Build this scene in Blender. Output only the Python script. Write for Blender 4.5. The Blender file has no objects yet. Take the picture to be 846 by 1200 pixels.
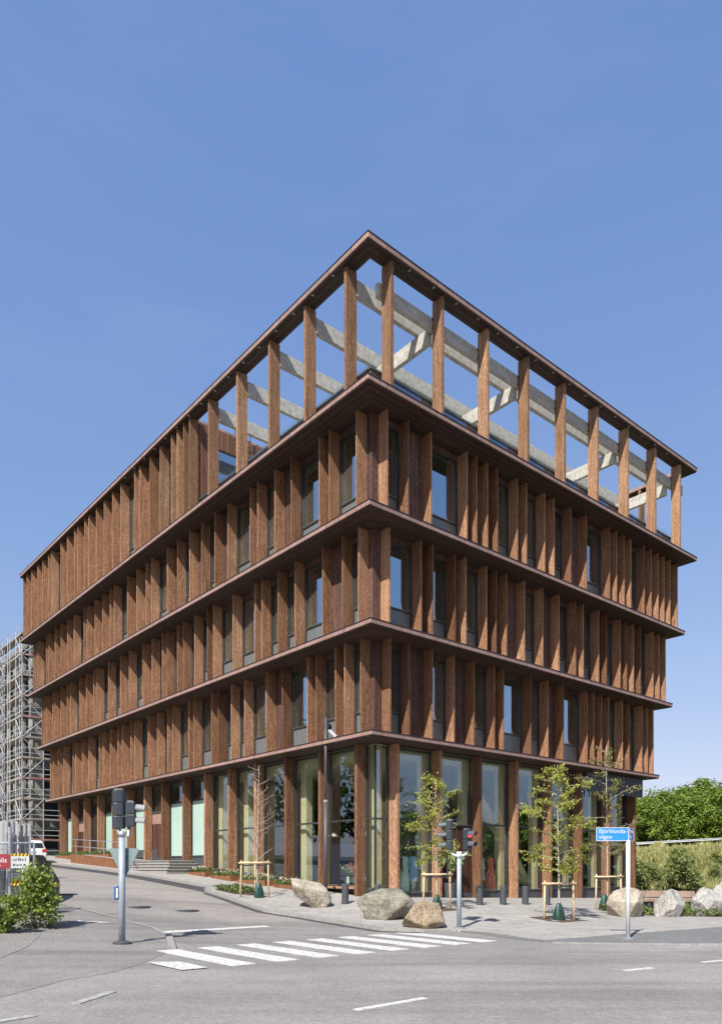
import bpy, bmesh, math, random
import numpy as np
from mathutils import Vector, Matrix, noise
from mathutils.geometry import tessellate_polygon

R = random.Random(11)
PI = math.pi
rad = math.radians
scene = bpy.context.scene
col = scene.collection

# ------------------------------------------------------------------ camera and plan constants
F, CX, CY, H = 884.4, 423.0, 1019.4, 1.75
YAW = rad(40.267)
UR = (math.cos(YAW), math.sin(YAW))
UL = (-math.sin(YAW), math.cos(YAW))
C0 = (0.399, 27.0)
def W(x, y):                                   # building plan -> world plan
    return (C0[0] + x*UR[0] + y*UL[0], C0[1] + x*UR[1] + y*UL[1])
def L(X, Y):                                   # world plan -> building plan
    dx, dy = X - C0[0], Y - C0[1]
    return (dx*UR[0] + dy*UR[1], dx*UL[0] + dy*UL[1])

# ------------------------------------------------------------------ terrain
def sstep(a, b, v):
    t = min(1.0, max(0.0, (v - a)/(b - a)))
    return t*t*(3 - 2*t)
_AY = [-60, -8, -4, -1, 1.3, 5.7, 10, 14, 20, 25, 35, 50, 80, 400]
_AZ = [0, 0, .02, .14, .30, .78, 1.10, 1.38, 1.68, 1.90, 2.32, 2.95, 4.1, 4.1]
_FY = [-50, .7, 4, 8.9, 13.5, 18.4, 34.7, 80, 400]
_FZ = [.5, .52, .78, 1.02, 1.38, 1.66, 2.55, 4.1, 4.1]
_FX = [-50, 0, 2, 9.3, 19, 26, 60, 400]
_GZ = [.52, .52, .56, .36, .12, .04, 0, 0]
def _soft(xs, zs, v, h):
    return float(sum(np.interp(v + d*h, xs, zs) for d in (-1, -.5, 0, .5, 1))/5)
def gz(X, Y):
    x, y = L(X, Y)
    a = _soft(_AY, _AZ, y, 1.6)
    fr = _soft(_FX, _GZ, x, 1.5)
    if y >= .7:
        k = sstep(.9, 2.6, x)
        u = _soft(_FY, _FZ, y, 1.2)*(1 - k) + fr*k
    else:
        t = sstep(-6.8, .7, y)
        u = .02*(1 - t) + fr*t
    w = sstep(-3.0, .7, x)
    return a*(1 - w) + u*w
def kerb(X, Y):                                # height of the raised pavement above the road
    x, y = L(X, Y)
    k = .015 + .095*sstep(-7.0, -4.2, y)
    return max(k, .05*sstep(-1.5, .5, x))
def side(X, Y):
    return gz(X, Y) + kerb(X, Y)
def spot(px, py, lift=side):                   # where a point seen on the ground stands in plan
    lo, hi = 6.0, 220.0
    f = lambda t: H - (py - CY)/F*t - lift((px - CX)/F*t, t)
    t = lo
    while t < hi and f(t) > 0: t += .25
    lo = t - .25; hi = t
    for _ in range(40):
        m = (lo + hi)/2
        if f(m) > 0: lo = m
        else: hi = m
    return ((px - CX)/F*lo, lo)

# ------------------------------------------------------------------ mesh helpers
class MB:
    def __init__(s): s.v = []; s.f = []
    def add(s, vs, fs):
        o = len(s.v); s.v += [tuple(p) for p in vs]; s.f += [tuple(i + o for i in f) for f in fs]; return s
    def box(s, x0, x1, y0, y1, z0, z1):
        return s.add([(x0,y0,z0),(x1,y0,z0),(x1,y1,z0),(x0,y1,z0),(x0,y0,z1),(x1,y0,z1),(x1,y1,z1),(x0,y1,z1)],
                     [(0,3,2,1),(4,5,6,7),(0,1,5,4),(1,2,6,5),(2,3,7,6),(3,0,4,7)])
    def bar(s, a, b, wx, wz, up=(0,0,1)):      # square bar from a to b
        a, b = Vector(a), Vector(b); d = (b - a).normalized(); u = Vector(up)
        if abs(d.dot(u)) > .98: u = Vector((1,0,0))
        r = d.cross(u).normalized(); u = r.cross(d).normalized()
        q = [r*wx/2*i + u*wz/2*j for i, j in ((-1,-1),(1,-1),(1,1),(-1,1))]
        return s.add([a + k for k in q] + [b + k for k in q], [(3,2,1,0),(4,5,6,7),(0,1,5,4),(1,2,6,5),(2,3,7,6),(3,0,4,7)])
    def tube(s, pts, r, n=8, caps=True):
        pts = [Vector(p) for p in pts]; m = len(pts)
        rs = r if isinstance(r, (list, tuple)) else [r]*m
        ref = None; vs = []
        for i, p in enumerate(pts):
            d = (pts[min(i+1, m-1)] - pts[max(i-1, 0)]).normalized()
            if ref is None: ref = Vector((1,0,0)) if abs(d.x) < .9 else Vector((0,1,0))
            a = (ref - d*ref.dot(d)).normalized(); b = d.cross(a); ref = a
            for k in range(n):
                t = 2*PI*k/n; vs.append(p + (a*math.cos(t) + b*math.sin(t))*rs[i])
        fs = [(i*n+k, i*n+(k+1) % n, (i+1)*n+(k+1) % n, (i+1)*n+k) for i in range(m-1) for k in range(n)]
        if caps: fs += [tuple(range(n-1, -1, -1)), tuple(range((m-1)*n, m*n))]
        return s.add(vs, fs)
    def lathe(s, prof, n=16, sx=1, sy=1, c=(0,0)):   # prof: (r, z)
        vs = [(c[0] + r*math.cos(2*PI*k/n)*sx, c[1] + r*math.sin(2*PI*k/n)*sy, z) for r, z in prof for k in range(n)]
        m = len(prof)
        fs = [(i*n+k, i*n+(k+1) % n, (i+1)*n+(k+1) % n, (i+1)*n+k) for i in range(m-1) for k in range(n)]
        fs += [tuple(range(n-1, -1, -1)), tuple(range((m-1)*n, m*n))]
        return s.add(vs, fs)
    def prism(s, poly, z0, z1):
        n = len(poly)
        return s.add([(x, y, z0) for x, y in poly] + [(x, y, z1) for x, y in poly],
                     [tuple(range(n-1, -1, -1)), tuple(range(n, 2*n))] + [(i, (i+1) % n, n+(i+1) % n, n+i) for i in range(n)])
    def extrude(s, poly, axis, a, b):          # poly in the plane across the axis ('x': (y,z), 'y': (x,z))
        n = len(poly)
        m = (lambda p, t: (t, p[0], p[1])) if axis == 'x' else (lambda p, t: (p[0], t, p[1]))
        return s.add([m(p, a) for p in poly] + [m(p, b) for p in poly],
                     [tuple(range(n)), tuple(range(2*n-1, n-1, -1))] + [(i, n+i, n+(i+1) % n, (i+1) % n) for i in range(n)])
    def ring(s, o, i, z0, z1):                 # rectangular frame slab, o/i = (x0,x1,y0,y1)
        q = lambda r, z: [(r[0],r[2],z),(r[1],r[2],z),(r[1],r[3],z),(r[0],r[3],z)]
        vs = q(o,z0) + q(i,z0) + q(o,z1) + q(i,z1); fs = []
        for k in range(4):
            j = (k+1) % 4
            fs += [(k,4+k,4+j,j), (8+k,8+j,12+j,12+k), (k,j,8+j,8+k), (4+j,4+k,12+k,12+j)]
        return s.add(vs, fs)
    def build(s, name, mt, parent=None, smooth=False, fix=True):
        me = bpy.data.meshes.new(name); me.from_pydata(s.v, [], s.f)
        if fix:
            bm = bmesh.new(); bm.from_mesh(me); bmesh.ops.recalc_face_normals(bm, faces=bm.faces); bm.to_mesh(me); bm.free()
        if mt: me.materials.append(mt)
        if smooth: me.polygons.foreach_set('use_smooth', [True]*len(me.polygons))
        me.update()
        ob = bpy.data.objects.new(name, me); col.objects.link(ob)
        if parent: ob.parent = parent
        return ob
def bevel(ob, w=.01, seg=2, ang=35):
    m = ob.modifiers.new('bevel', 'BEVEL'); m.width = w; m.segments = seg; m.limit_method = 'ANGLE'; m.angle_limit = rad(ang); return ob
def tag(o, label=None, cat=None, group=None, kind=None):
    if label: o['label'] = label
    if cat: o['category'] = cat
    if group: o['group'] = group
    if kind: o['kind'] = kind
    return o
def thing(name, label, cat, loc=(0,0,0), rz=0, group=None):
    o = bpy.data.objects.new(name, None); col.objects.link(o); o.empty_display_size = .2
    o.location = loc; o.rotation_euler = (0, 0, rz)
    return tag(o, label, cat, group)
def copy_tree(o, parent=None):
    c = o.copy(); col.objects.link(c)
    if parent: c.parent = parent
    for ch in list(o.children): copy_tree(ch, c)
    return c

# ------------------------------------------------------------------ materials
class NT:
    def __init__(s, name):
        s.m = bpy.data.materials.new(name); s.m.use_nodes = True; s.t = s.m.node_tree; s.t.nodes.clear()
        s.out = s.n('ShaderNodeOutputMaterial')
    def n(s, ty, ins=None, **pr):
        nd = s.t.nodes.new(ty)
        for k, v in pr.items(): setattr(nd, k, v)
        for k, v in (ins or {}).items(): s.set(nd, k, v)
        return nd
    def set(s, nd, k, v):
        i = nd.inputs[k]
        if isinstance(v, bpy.types.NodeSocket): s.t.links.new(v, i)
        elif isinstance(v, bpy.types.Node): s.t.links.new(v.outputs[0], i)
        elif isinstance(v, (tuple, list)) and len(v) == 3 and i.type == 'RGBA': i.default_value = (*v, 1)
        else: i.default_value = v
    def coord(s, out='Object', scale=(1,1,1)):
        c = s.n('ShaderNodeTexCoord')
        return s.n('ShaderNodeMapping', {'Vector': c.outputs[out], 'Scale': scale}).outputs[0]
    def noise(s, vec, scale, detail=4, rough=.55):
        return s.n('ShaderNodeTexNoise', {'Vector': vec, 'Scale': scale, 'Detail': detail, 'Roughness': rough}).outputs[0]
    def ramp(s, fac, stops):
        r = s.n('ShaderNodeValToRGB', {'Fac': fac}); e = r.color_ramp.elements
        while len(e) < len(stops): e.new(.5)
        for k, (p, c) in enumerate(stops): e[k].position = p; e[k].color = (*c, 1) if len(c) == 3 else c
        return r.outputs[0]
    def mix(s, fac, a, b, mode='MIX'):
        m = s.n('ShaderNodeMix', data_type='RGBA', blend_type=mode)
        s.set(m, 0, fac); s.set(m, 6, a); s.set(m, 7, b); return m.outputs[2]
    def math(s, op, a, b=None, c=None):
        m = s.n('ShaderNodeMath', operation=op); s.set(m, 0, a)
        if b is not None: s.set(m, 1, b)
        if c is not None: s.set(m, 2, c)
        return m.outputs[0]
    def principled(s, colour, rough=.7, metal=0, bump=None, bs=.3, bd=.01, spec=.5, **more):
        p = s.n('ShaderNodeBsdfPrincipled', {'Base Color': colour, 'Roughness': rough, 'Metallic': metal, 'Specular IOR Level': spec})
        for k, v in more.items(): s.set(p, k, v)
        if bump is not None:
            b = s.n('ShaderNodeBump', {'Height': bump, 'Strength': bs, 'Distance': bd}); s.set(p, 'Normal', b)
        s.t.links.new(p.outputs[0], s.out.inputs[0]); return p
g3 = lambda v: (v, v, v)
def plain(name, c, rough=.6, metal=0, var=.12, scale=9, spec=.5, bs=.1):
    t = NT(name); n = t.noise(t.coord(), scale)
    cc = t.mix(1.0, c, t.ramp(n, [(.3, g3(1-var)), (.7, g3(1+var))]), 'MULTIPLY')
    t.principled(cc, rough, metal, n, bs, .005, spec); return t.m
def wood_mat(name, dark, mid, light, boards=0, speck=(.62,.42,.26), rv=.32, rough=.75):
    t = NT(name); c = t.coord(); 
    gr = t.noise(t.coord('Object', (26, 26, 1.1)), 1.0, 5, .6)
    fine = t.noise(t.coord('Object', (30, 30, 9)), 1.0, 5, .8)
    blot = t.noise(t.coord('Object', (1.6, 1.6, .7)), 1.0, 3)
    cc = t.ramp(gr, [(.30, dark), (.5, mid), (.72, light)])
    cc = t.mix(t.ramp(fine, [(.525, g3(0)), (.60, g3(.55))]), cc, speck)
    cc = t.mix(t.ramp(fine, [(.39, g3(.6)), (.455, g3(0))]), cc, tuple(v*.35 for v in dark))
    cc = t.mix(t.ramp(blot, [(.35, g3(.0)), (.7, g3(.45))]), cc, tuple(v*.72 for v in mid))
    stk = t.noise(t.coord('Object', (11, 11, .28)), 1.0, 4, .65)
    cc = t.mix(1.0, cc, t.ramp(stk, [(.30, g3(.66)), (.5, g3(1.0)), (.72, g3(1.16))]), 'MULTIPLY')
    oi = t.n('ShaderNodeObjectInfo')
    cc = t.mix(1.0, cc, t.ramp(oi.outputs['Random'], [(0, (1-rv, 1-rv*1.1, 1-rv*1.15)), (.5, (1, .98, .97)), (1, (1+rv*.6, 1+rv*.75, 1+rv*.8))]), 'MULTIPLY')
    h = fine
    if boards:
        sx = t.n('ShaderNodeSeparateXYZ', {'Vector': c})
        u = t.math('FRACT', t.math('MULTIPLY', t.math('ADD', sx.outputs[0], sx.outputs[1]), 1/boards))
        gap = t.math('LESS_THAN', u, .07)
        bid = t.math('FLOOR', t.math('MULTIPLY', t.math('ADD', sx.outputs[0], sx.outputs[1]), 1/boards))
        wn = t.n('ShaderNodeTexWhiteNoise', {'W': bid}, noise_dimensions='1D')
        cc = t.mix(1.0, cc, t.ramp(wn.outputs[0], [(0, g3(.72)), (1, g3(1.22))]), 'MULTIPLY')
        cc = t.mix(gap, cc, tuple(v*.25 for v in dark))
        h = t.math('SUBTRACT', fine, t.math('MULTIPLY', gap, 1.5))
    t.principled(cc, rough, 0, h, .35, .012, .25); return t.m

M = {}
M['fin_low'] = wood_mat('tinted_wood_low', (.115,.050,.027), (.255,.125,.067), (.385,.205,.12), rv=.52)
M['fin_mid'] = wood_mat('tinted_wood_mid', (.125,.058,.032), (.26,.130,.070), (.385,.207,.12), rv=.52)
M['fin_top'] = wood_mat('tinted_wood_top', (.15,.078,.043), (.285,.158,.087), (.40,.24,.145), rv=.36)
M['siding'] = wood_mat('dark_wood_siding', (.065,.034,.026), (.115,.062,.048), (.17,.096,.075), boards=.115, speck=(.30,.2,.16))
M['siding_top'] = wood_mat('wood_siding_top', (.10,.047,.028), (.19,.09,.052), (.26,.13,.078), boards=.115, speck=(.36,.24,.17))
M['door_wood'] = wood_mat('door_wood', (.045,.02,.013), (.085,.036,.024), (.12,.055,.036), boards=.12, speck=(.14,.08,.06))
M['glulam'] = plain('pale_weathered_glulam', (.42,.405,.36), .8, 0, .22, 5, .2)
M['glulam_in'] = plain('indoor_spruce', (.64,.57,.38), .7, 0, .10, 2.5, .3)
M['stake'] = wood_mat('peeled_stake_wood', (.46,.33,.18), (.60,.46,.28), (.72,.58,.38), speck=(.75,.63,.45), rv=.12)
M['bench'] = plain('bench_wood', (.30,.215,.17), .8, 0, .25, 7, .2)

def fascia_mat():
    t = NT('brown_fascia_metal'); c = t.coord()
    n = t.noise(c, 3.0, 5); st = t.noise(t.coord('Object', (9, 9, .8)), 1.0, 3)
    cc = t.ramp(n, [(.3, (.27,.165,.132)), (.7, (.355,.228,.185))])
    cc = t.mix(1.0, cc, t.ramp(st, [(.3, g3(.82)), (.7, g3(1.12))]), 'MULTIPLY')
    sx = t.n('ShaderNodeSeparateXYZ', {'Vector': c})      # sheet joints
    jt = t.math('LESS_THAN', t.math('FRACT', t.math('MULTIPLY', t.math('ADD', t.math('ADD', sx.outputs[0], sx.outputs[1]), 50.3), 1/2.42)), .010)
    sid = t.n('ShaderNodeTexWhiteNoise', {'W': t.math('FLOOR', t.math('MULTIPLY', t.math('ADD', t.math('ADD', sx.outputs[0], sx.outputs[1]), 50.3), 1/2.42))}, noise_dimensions='1D')
    cc = t.mix(1.0, cc, t.ramp(sid.outputs[0], [(0, g3(.88)), (1, g3(1.10))]), 'MULTIPLY')
    cc = t.mix(jt, cc, (.07,.045,.035))
    t.principled(cc, .5, .0, n, .1, .004, .5); return t.m
M['fascia'] = fascia_mat()
def soffit_mat():
    t = NT('soffit_boards'); c = t.coord()
    sx = t.n('ShaderNodeSeparateXYZ', {'Vector': c})
    u = t.math('MULTIPLY', t.math('ADD', t.math('MINIMUM', sx.outputs[0], sx.outputs[1]), 40.0), 1/.13)
    gap = t.math('LESS_THAN', t.math('FRACT', u), .09)
    wn = t.n('ShaderNodeTexWhiteNoise', {'W': t.math('FLOOR', u)}, noise_dimensions='1D')
    n = t.noise(t.coord('Object', (3, 3, 3)), 3.0, 4)
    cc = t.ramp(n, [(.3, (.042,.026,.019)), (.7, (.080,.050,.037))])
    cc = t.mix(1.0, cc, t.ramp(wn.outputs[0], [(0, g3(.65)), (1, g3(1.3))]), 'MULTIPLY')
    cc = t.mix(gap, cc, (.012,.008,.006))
    t.principled(cc, .65, 0, gap, -.4, .01, .3); return t.m
M['soffit'] = soffit_mat()
M['flashing'] = plain('dark_flashing', (.035,.028,.028), .45, .3)
M['frame'] = plain('window_frame_green_grey', (.042,.050,.046), .45, .2)
M['spandrel'] = plain('spandrel_panel', (.125,.14,.142), .18, 0, .1, 4)
M['plinth'] = plain('plinth_slate', (.060,.064,.070), .6, 0, .2, 6)
M['sill'] = plain('sill_metal', (.34,.35,.34), .4, .5)
M['parapet'] = plain('parapet_panel', (.11,.09,.075), .5, 0, .25, 2.5)
M['capping'] = plain('parapet_capping', (.10,.115,.125), .4, .4)
M['slab'] = plain('concrete_slab', (.34,.33,.31), .8)
M['inner_wall'] = plain('inner_wall', (.26,.245,.20), .9, 0, .3, 1.5)
M['ceiling'] = plain('ceiling', (.55,.52,.42), .9)
M['louvre'] = plain('louvre_metal', (.055,.06,.07), .4, .4)
M['black'] = plain('black_metal', (.022,.023,.025), .45, .2)
M['dark_grey'] = plain('dark_grey_metal', (.075,.078,.085), .5, .2)
M['galv'] = plain('galvanised_steel', (.40,.42,.44), .42, .55, .14, 14)
M['pole'] = plain('pale_blue_grey_paint', (.30,.345,.385), .45, .1, .12, 8)
M['lamp_grey'] = plain('lamp_post_grey', (.085,.09,.10), .45, .2)
M['white_paint'] = plain('white_enamel', (.58,.59,.60), .35, .0, .06)
M['signal'] = plain('signal_housing', (.030,.037,.047), .42, 0, .12)
M['visor'] = plain('visor_grey', (.26,.27,.28), .4, .1)
M['visor_dark'] = plain('visor_dark', (.10,.105,.115), .35, .1)
M['bollard'] = plain('bollard_graphite', (.062,.066,.074), .55, .1, .18, 20)
M['bag'] = plain('watering_bag_green', (.012,.052,.038), .42, 0, .3, 9)
M['blue_sign'] = plain('sign_blue', (.02,.225,.60), .35, 0, .04)
M['blue_sign_dark'] = plain('sign_blue_side', (.012,.11,.42), .35, 0, .04)
M['red_sign'] = plain('red_sign', (.24,.02,.028), .5, 0, .06)
M['notice'] = plain('notice_white', (.46,.48,.48), .5, 0, .06)
M['yellow'] = plain('hazard_yellow', (.66,.40,.02), .5)
M['skip'] = plain('skip_black', (.030,.031,.034), .5, 0, .3, 5)
M['sheet'] = plain('corrugated_sheet', (.34,.345,.34), .5, .1, .12, 5)
M['car'] = plain('white_car_paint', (.78,.79,.80), .22, 0, .02, 3)
M['car_glass'] = plain('car_glass', (.02,.024,.026), .06, 0, .05)
M['tyre'] = plain('tyre', (.02,.02,.02), .85)
M['tail'] = plain('tail_light', (.45,.02,.02), .25)
M['asp_dark'] = None
M['bark'] = plain('grey_bark', (.34,.31,.26), .85, 0, .3, 20)
M['bark_dark'] = plain('dark_bark', (.08,.065,.05), .9, 0, .3, 10)
M['riser'] = plain('step_riser', (.27,.255,.235), .85, 0, .2, 8)
M['corten'] = plain('weathered_corten', (.20,.085,.035), .75, .1, .4, 5)
M['soil'] = plain('bed_soil', (.075,.05,.035), .95, 0, .4, 20)
M['cloth_blue'] = plain('blue_textile', (.05,.10,.24), .9, 0, .2, 6)
M['dress_blue'] = plain('light_blue_dress', (.34,.55,.82), .85, 0, .15, 30)
M['dress_red'] = plain('coral_dress', (.80,.19,.16), .85, 0, .15, 30)
M['dress_green'] = plain('pale_green_dress', (.66,.80,.70), .85, 0, .15, 30)
M['dress_grey'] = plain('grey_patterned_coat', (.52,.55,.52), .85, 0, .4, 40)
M['cloth_teal'] = plain('dark_teal_cloth', (.06,.14,.14), .9, 0, .3, 20)
M['skin_dark'] = plain('dark_mannequin', (.03,.025,.022), .5)
M['white_cloth'] = plain('white_cloth', (.72,.72,.7), .8)
M['bloom'] = plain('white_bloom', (.46,.44,.32), .8)
M['bloom_pink'] = plain('pink_bloom', (.62,.16,.26), .8)
M['paper'] = plain('paper', (.62,.70,.82), .7)
M['scaf_wood'] = plain('scaffold_plank', (.30,.27,.23), .8, 0, .25, 4)
M['scaf_red'] = plain('red_toe_board', (.36,.16,.14), .8, 0, .25, 4)
M['tube'] = plain('scaffold_tube', (.52,.54,.55), .45, .3)
M['raw_concrete'] = plain('raw_concrete', (.20,.185,.16), .85, 0, .2, 1.2)
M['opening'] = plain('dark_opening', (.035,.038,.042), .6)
M['net'] = plain('pale_board', (.26,.25,.22), .8, 0, .2, 2)

def glass_mat(name, base, tint):
    t = NT(name)
    fr = t.math('POWER', t.n('ShaderNodeLayerWeight', {'Blend': .5}).outputs['Facing'], 5.0)
    fac = t.math('MINIMUM', t.math('ADD', t.math('MULTIPLY', fr, .9), base), .95)
    wob = t.noise(t.coord('Object', (.5, .5, .35)), 1.0, 1)
    b = t.n('ShaderNodeBump', {'Height': wob, 'Strength': .012, 'Distance': .02})
    gl = t.n('ShaderNodeBsdfGlossy', {'Color': (.78,.90,.98), 'Roughness': .0, 'Normal': b})
    tr = t.n('ShaderNodeBsdfTransparent', {'Color': tint})
    mx = t.n('ShaderNodeMixShader', {0: fac, 1: tr, 2: gl})
    t.t.links.new(mx.outputs[0], t.out.inputs[0]); return t.m
M['glass'] = glass_mat('facade_glass', .45, (.74,.83,.80))
M['shop_glass'] = glass_mat('shop_glass', .125, (.94,.97,.94))
M['rail_glass'] = glass_mat('balustrade_glass', .0, (.93,.96,.95))
def frosted():
    t = NT('frosted_mint_film'); n = t.noise(t.coord(), .7, 2)
    cc = t.ramp(n, [(.3, (.35,.49,.425)), (.7, (.40,.54,.47))])
    t.principled(cc, .25, 0, None, spec=.6); return t.m
M['frosted'] = frosted()
def lamp_red():
    t = NT('red_signal_lens')
    t.principled((.5,.02,.02), .3, **{'Emission Color': (1,.03,.02,1), 'Emission Strength': 1.6}); return t.m
M['red_lens'] = lamp_red()

def leaf_mat(name, a, b, c, trans=.3):
    t = NT(name)
    ge = t.n('ShaderNodeNewGeometry')
    cc = t.ramp(ge.outputs['Random Per Island'], [(0, a), (.5, b), (1, c)])
    big = t.noise(t.coord('Object'), .55, 2)
    cc = t.mix(1.0, cc, t.ramp(big, [(.35, g3(.78)), (.65, g3(1.2))]), 'MULTIPLY')
    p = t.n('ShaderNodeBsdfPrincipled', {'Base Color': cc, 'Roughness': .5, 'Specular IOR Level': .35})
    tl = t.n('ShaderNodeBsdfTranslucent', {'Color': t.mix(1.0, cc, (1.25,1.25,.55), 'MULTIPLY')})
    mx = t.n('ShaderNodeMixShader', {0: trans, 1: p, 2: tl})
    t.t.links.new(mx.outputs[0], t.out.inputs[0]); return t.m
M['leaf_young'] = leaf_mat('young_tree_leaf', (.19,.215,.035), (.30,.32,.06), (.44,.42,.11))
M['leaf_dull'] = leaf_mat('dull_young_leaf', (.12,.14,.035), (.19,.19,.055), (.28,.24,.09))
M['leaf_bush'] = leaf_mat('bush_leaf', (.11,.17,.03), (.21,.28,.055), (.35,.41,.10))
M['leaf_wood'] = leaf_mat('woodland_leaf', (.085,.140,.018), (.14,.21,.027), (.21,.285,.04), .25)
M['leaf_shrub'] = leaf_mat('willow_shrub_leaf', (.13,.165,.052), (.20,.235,.075), (.30,.32,.115), .28)
M['leaf_grass'] = leaf_mat('meadow_grass', (.17,.185,.06), (.27,.27,.10), (.38,.35,.16), .25)
M['leaf_bed'] = leaf_mat('bed_plants', (.05,.085,.02), (.09,.13,.03), (.17,.19,.06), .2)
M['leaf_pot'] = leaf_mat('pot_plant_leaf', (.08,.12,.04), (.16,.2,.07), (.24,.26,.11), .25)
M['leaf_conifer'] = leaf_mat('dark_conifer', (.012,.03,.012), (.02,.045,.015), (.035,.06,.02), .1)

def asphalt(name, lo, hi, crack=.5, patch=.18, streak=None):
    t = NT(name); c = t.coord()
    fine = t.noise(c, 70, 3, .7); agg = t.n('ShaderNodeTexVoronoi', {'Vector': c, 'Scale': 42}).outputs[0]
    big = t.noise(c, .22, 4, .6); med = t.noise(c, 1.6, 4)
    cc = t.ramp(fine, [(.28, lo), (.72, hi)])
    cc = t.mix(t.ramp(agg, [(0, g3(.55)), (.28, g3(0))]), cc, tuple(min(1, v*1.5) for v in hi))
    cc = t.mix(1.0, cc, t.ramp(big, [(.3, g3(1-patch)), (.7, g3(1+patch*.8))]), 'MULTIPLY')
    cc = t.mix(1.0, cc, t.ramp(med, [(.3, g3(.93)), (.7, g3(1.06))]), 'MULTIPLY')
    mid = t.noise(c, 24, 4, .8)
    cc = t.mix(1.0, cc, t.ramp(mid, [(.3, g3(.70)), (.7, g3(1.26))]), 'MULTIPLY')
    cs = t.noise(c, 9, 5, .85)
    cc = t.mix(1.0, cc, t.ramp(cs, [(.32, g3(.74)), (.68, g3(1.22))]), 'MULTIPLY')
    if streak is not None:                       # tyre-darkened lanes along the road
        tc = t.n('ShaderNodeTexCoord'); mp = t.n('ShaderNodeMapping', {'Vector': tc.outputs['Object'], 'Rotation': (0,0,streak), 'Scale': (.035, .55, 1)})
        sk = t.noise(mp.outputs[0], 1.0, 4, .6)
        cc = t.mix(1.0, cc, t.ramp(sk, [(.32, g3(.74)), (.5, g3(1.0)), (.72, g3(1.12))]), 'MULTIPLY')
        mp2 = t.n('ShaderNodeMapping', {'Vector': tc.outputs['Object'], 'Rotation': (0,0,streak+.12), 'Scale': (.10, 3.5, 1)})
        sk2 = t.noise(mp2.outputs[0], 1.0, 3, .6)
        cc = t.mix(1.0, cc, t.ramp(sk2, [(.30, g3(.86)), (.42, g3(1.0)), (.7, g3(1.03))]), 'MULTIPLY')
        st = t.noise(c, 2.6, 5, .75)
        cc = t.mix(t.ramp(st, [(.66, g3(0)), (.74, g3(.35))]), cc, tuple(v*.55 for v in lo))
    if crack:
        w = t.n('ShaderNodeMix', {0: .12, 4: c, 5: t.n('ShaderNodeTexNoise', {'Vector': c, 'Scale': .8, 'Detail': 5}).outputs[1]}, data_type='VECTOR')
        cr = t.n('ShaderNodeTexVoronoi', {'Vector': w.outputs[1], 'Scale': .16}, feature='DISTANCE_TO_EDGE').outputs[0]
        cc = t.mix(t.ramp(cr, [(0, g3(crack)), (.0035, g3(0))]), cc, tuple(v*.35 for v in lo))
    t.principled(cc, .88, 0, fine, .35, .006, .3); return t.m
M['road'] = asphalt('aged_asphalt', (.13,.122,.113), (.34,.32,.30), .0, .18, .10)
M['road_side'] = asphalt('aged_asphalt_street', (.135,.126,.117), (.325,.306,.287), .0, .16, -YAW - PI/2)
M['road_lane'] = asphalt('aged_asphalt_lane', (.150,.136,.124), (.345,.318,.292), .0, .14, -YAW - PI/2)
M['footway'] = asphalt('footway_asphalt', (.12,.113,.106), (.295,.28,.265), 0, .16, .25)
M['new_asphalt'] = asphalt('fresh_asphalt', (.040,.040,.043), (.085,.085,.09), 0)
M['gravel'] = asphalt('gravel', (.08,.075,.068), (.33,.31,.29), 0, .1)
M['chips'] = asphalt('grey_granite_setts', (.075,.078,.076), (.235,.237,.228), 0, .15)
def paving():
    t = NT('pale_paving_slabs'); c = t.coord()
    br = t.n('ShaderNodeTexBrick', {'Vector': c, 'Scale': 1.0, 'Mortar Size': .008, 'Color1': (.30,.285,.263,1), 'Color2': (.35,.333,.308,1), 'Mortar': (.175,.167,.155,1), 'Brick Width': .7, 'Row Height': .35})
    n = t.noise(c, 2.0, 5); f = t.noise(c, 60, 2)
    cc = t.mix(1.0, br.outputs[0], t.ramp(n, [(.3, g3(.84)), (.7, g3(1.1))]), 'MULTIPLY')
    cc = t.mix(1.0, cc, t.ramp(f, [(.3, g3(.86)), (.7, g3(1.1))]), 'MULTIPLY')
    t.principled(cc, .85, 0, f, .2, .004, .3); return t.m
M['paving'] = paving()
M['kerb'] = plain('granite_kerb', (.27,.255,.235), .8, 0, .25, 12)
def marking():
    t = NT('road_paint'); c = t.coord(); n = t.noise(c, 11, 6, .78)
    cc = t.ramp(n, [(.37, (.25,.24,.23)), (.50, (.54,.535,.52)), (.8, (.62,.615,.60))])
    t.principled(cc, .7, 0, n, .15, .003, .3); return t.m
M['paint'] = marking()
def worn():
    t = NT('worn_road_paint'); c = t.coord(); n = t.noise(c, 9, 5, .7)
    cc = t.ramp(n, [(.36, (.19,.18,.17)), (.56, (.38,.37,.355)), (.8, (.46,.45,.44))])
    t.principled(cc, .7, 0, n, .15, .003, .3); return t.m
M['worn'] = worn()
def earth():
    t = NT('earth_and_grass'); c = t.coord(); n = t.noise(c, .5, 6); f = t.noise(c, 30, 3)
    cc = t.ramp(n, [(.35, (.10,.085,.055)), (.55, (.075,.095,.03)), (.75, (.13,.12,.06))])
    cc = t.mix(1.0, cc, t.ramp(f, [(.3, g3(.7)), (.7, g3(1.25))]), 'MULTIPLY')
    t.principled(cc, .95, 0, f, .4, .02, .2); return t.m
M['earth'] = earth()
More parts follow.
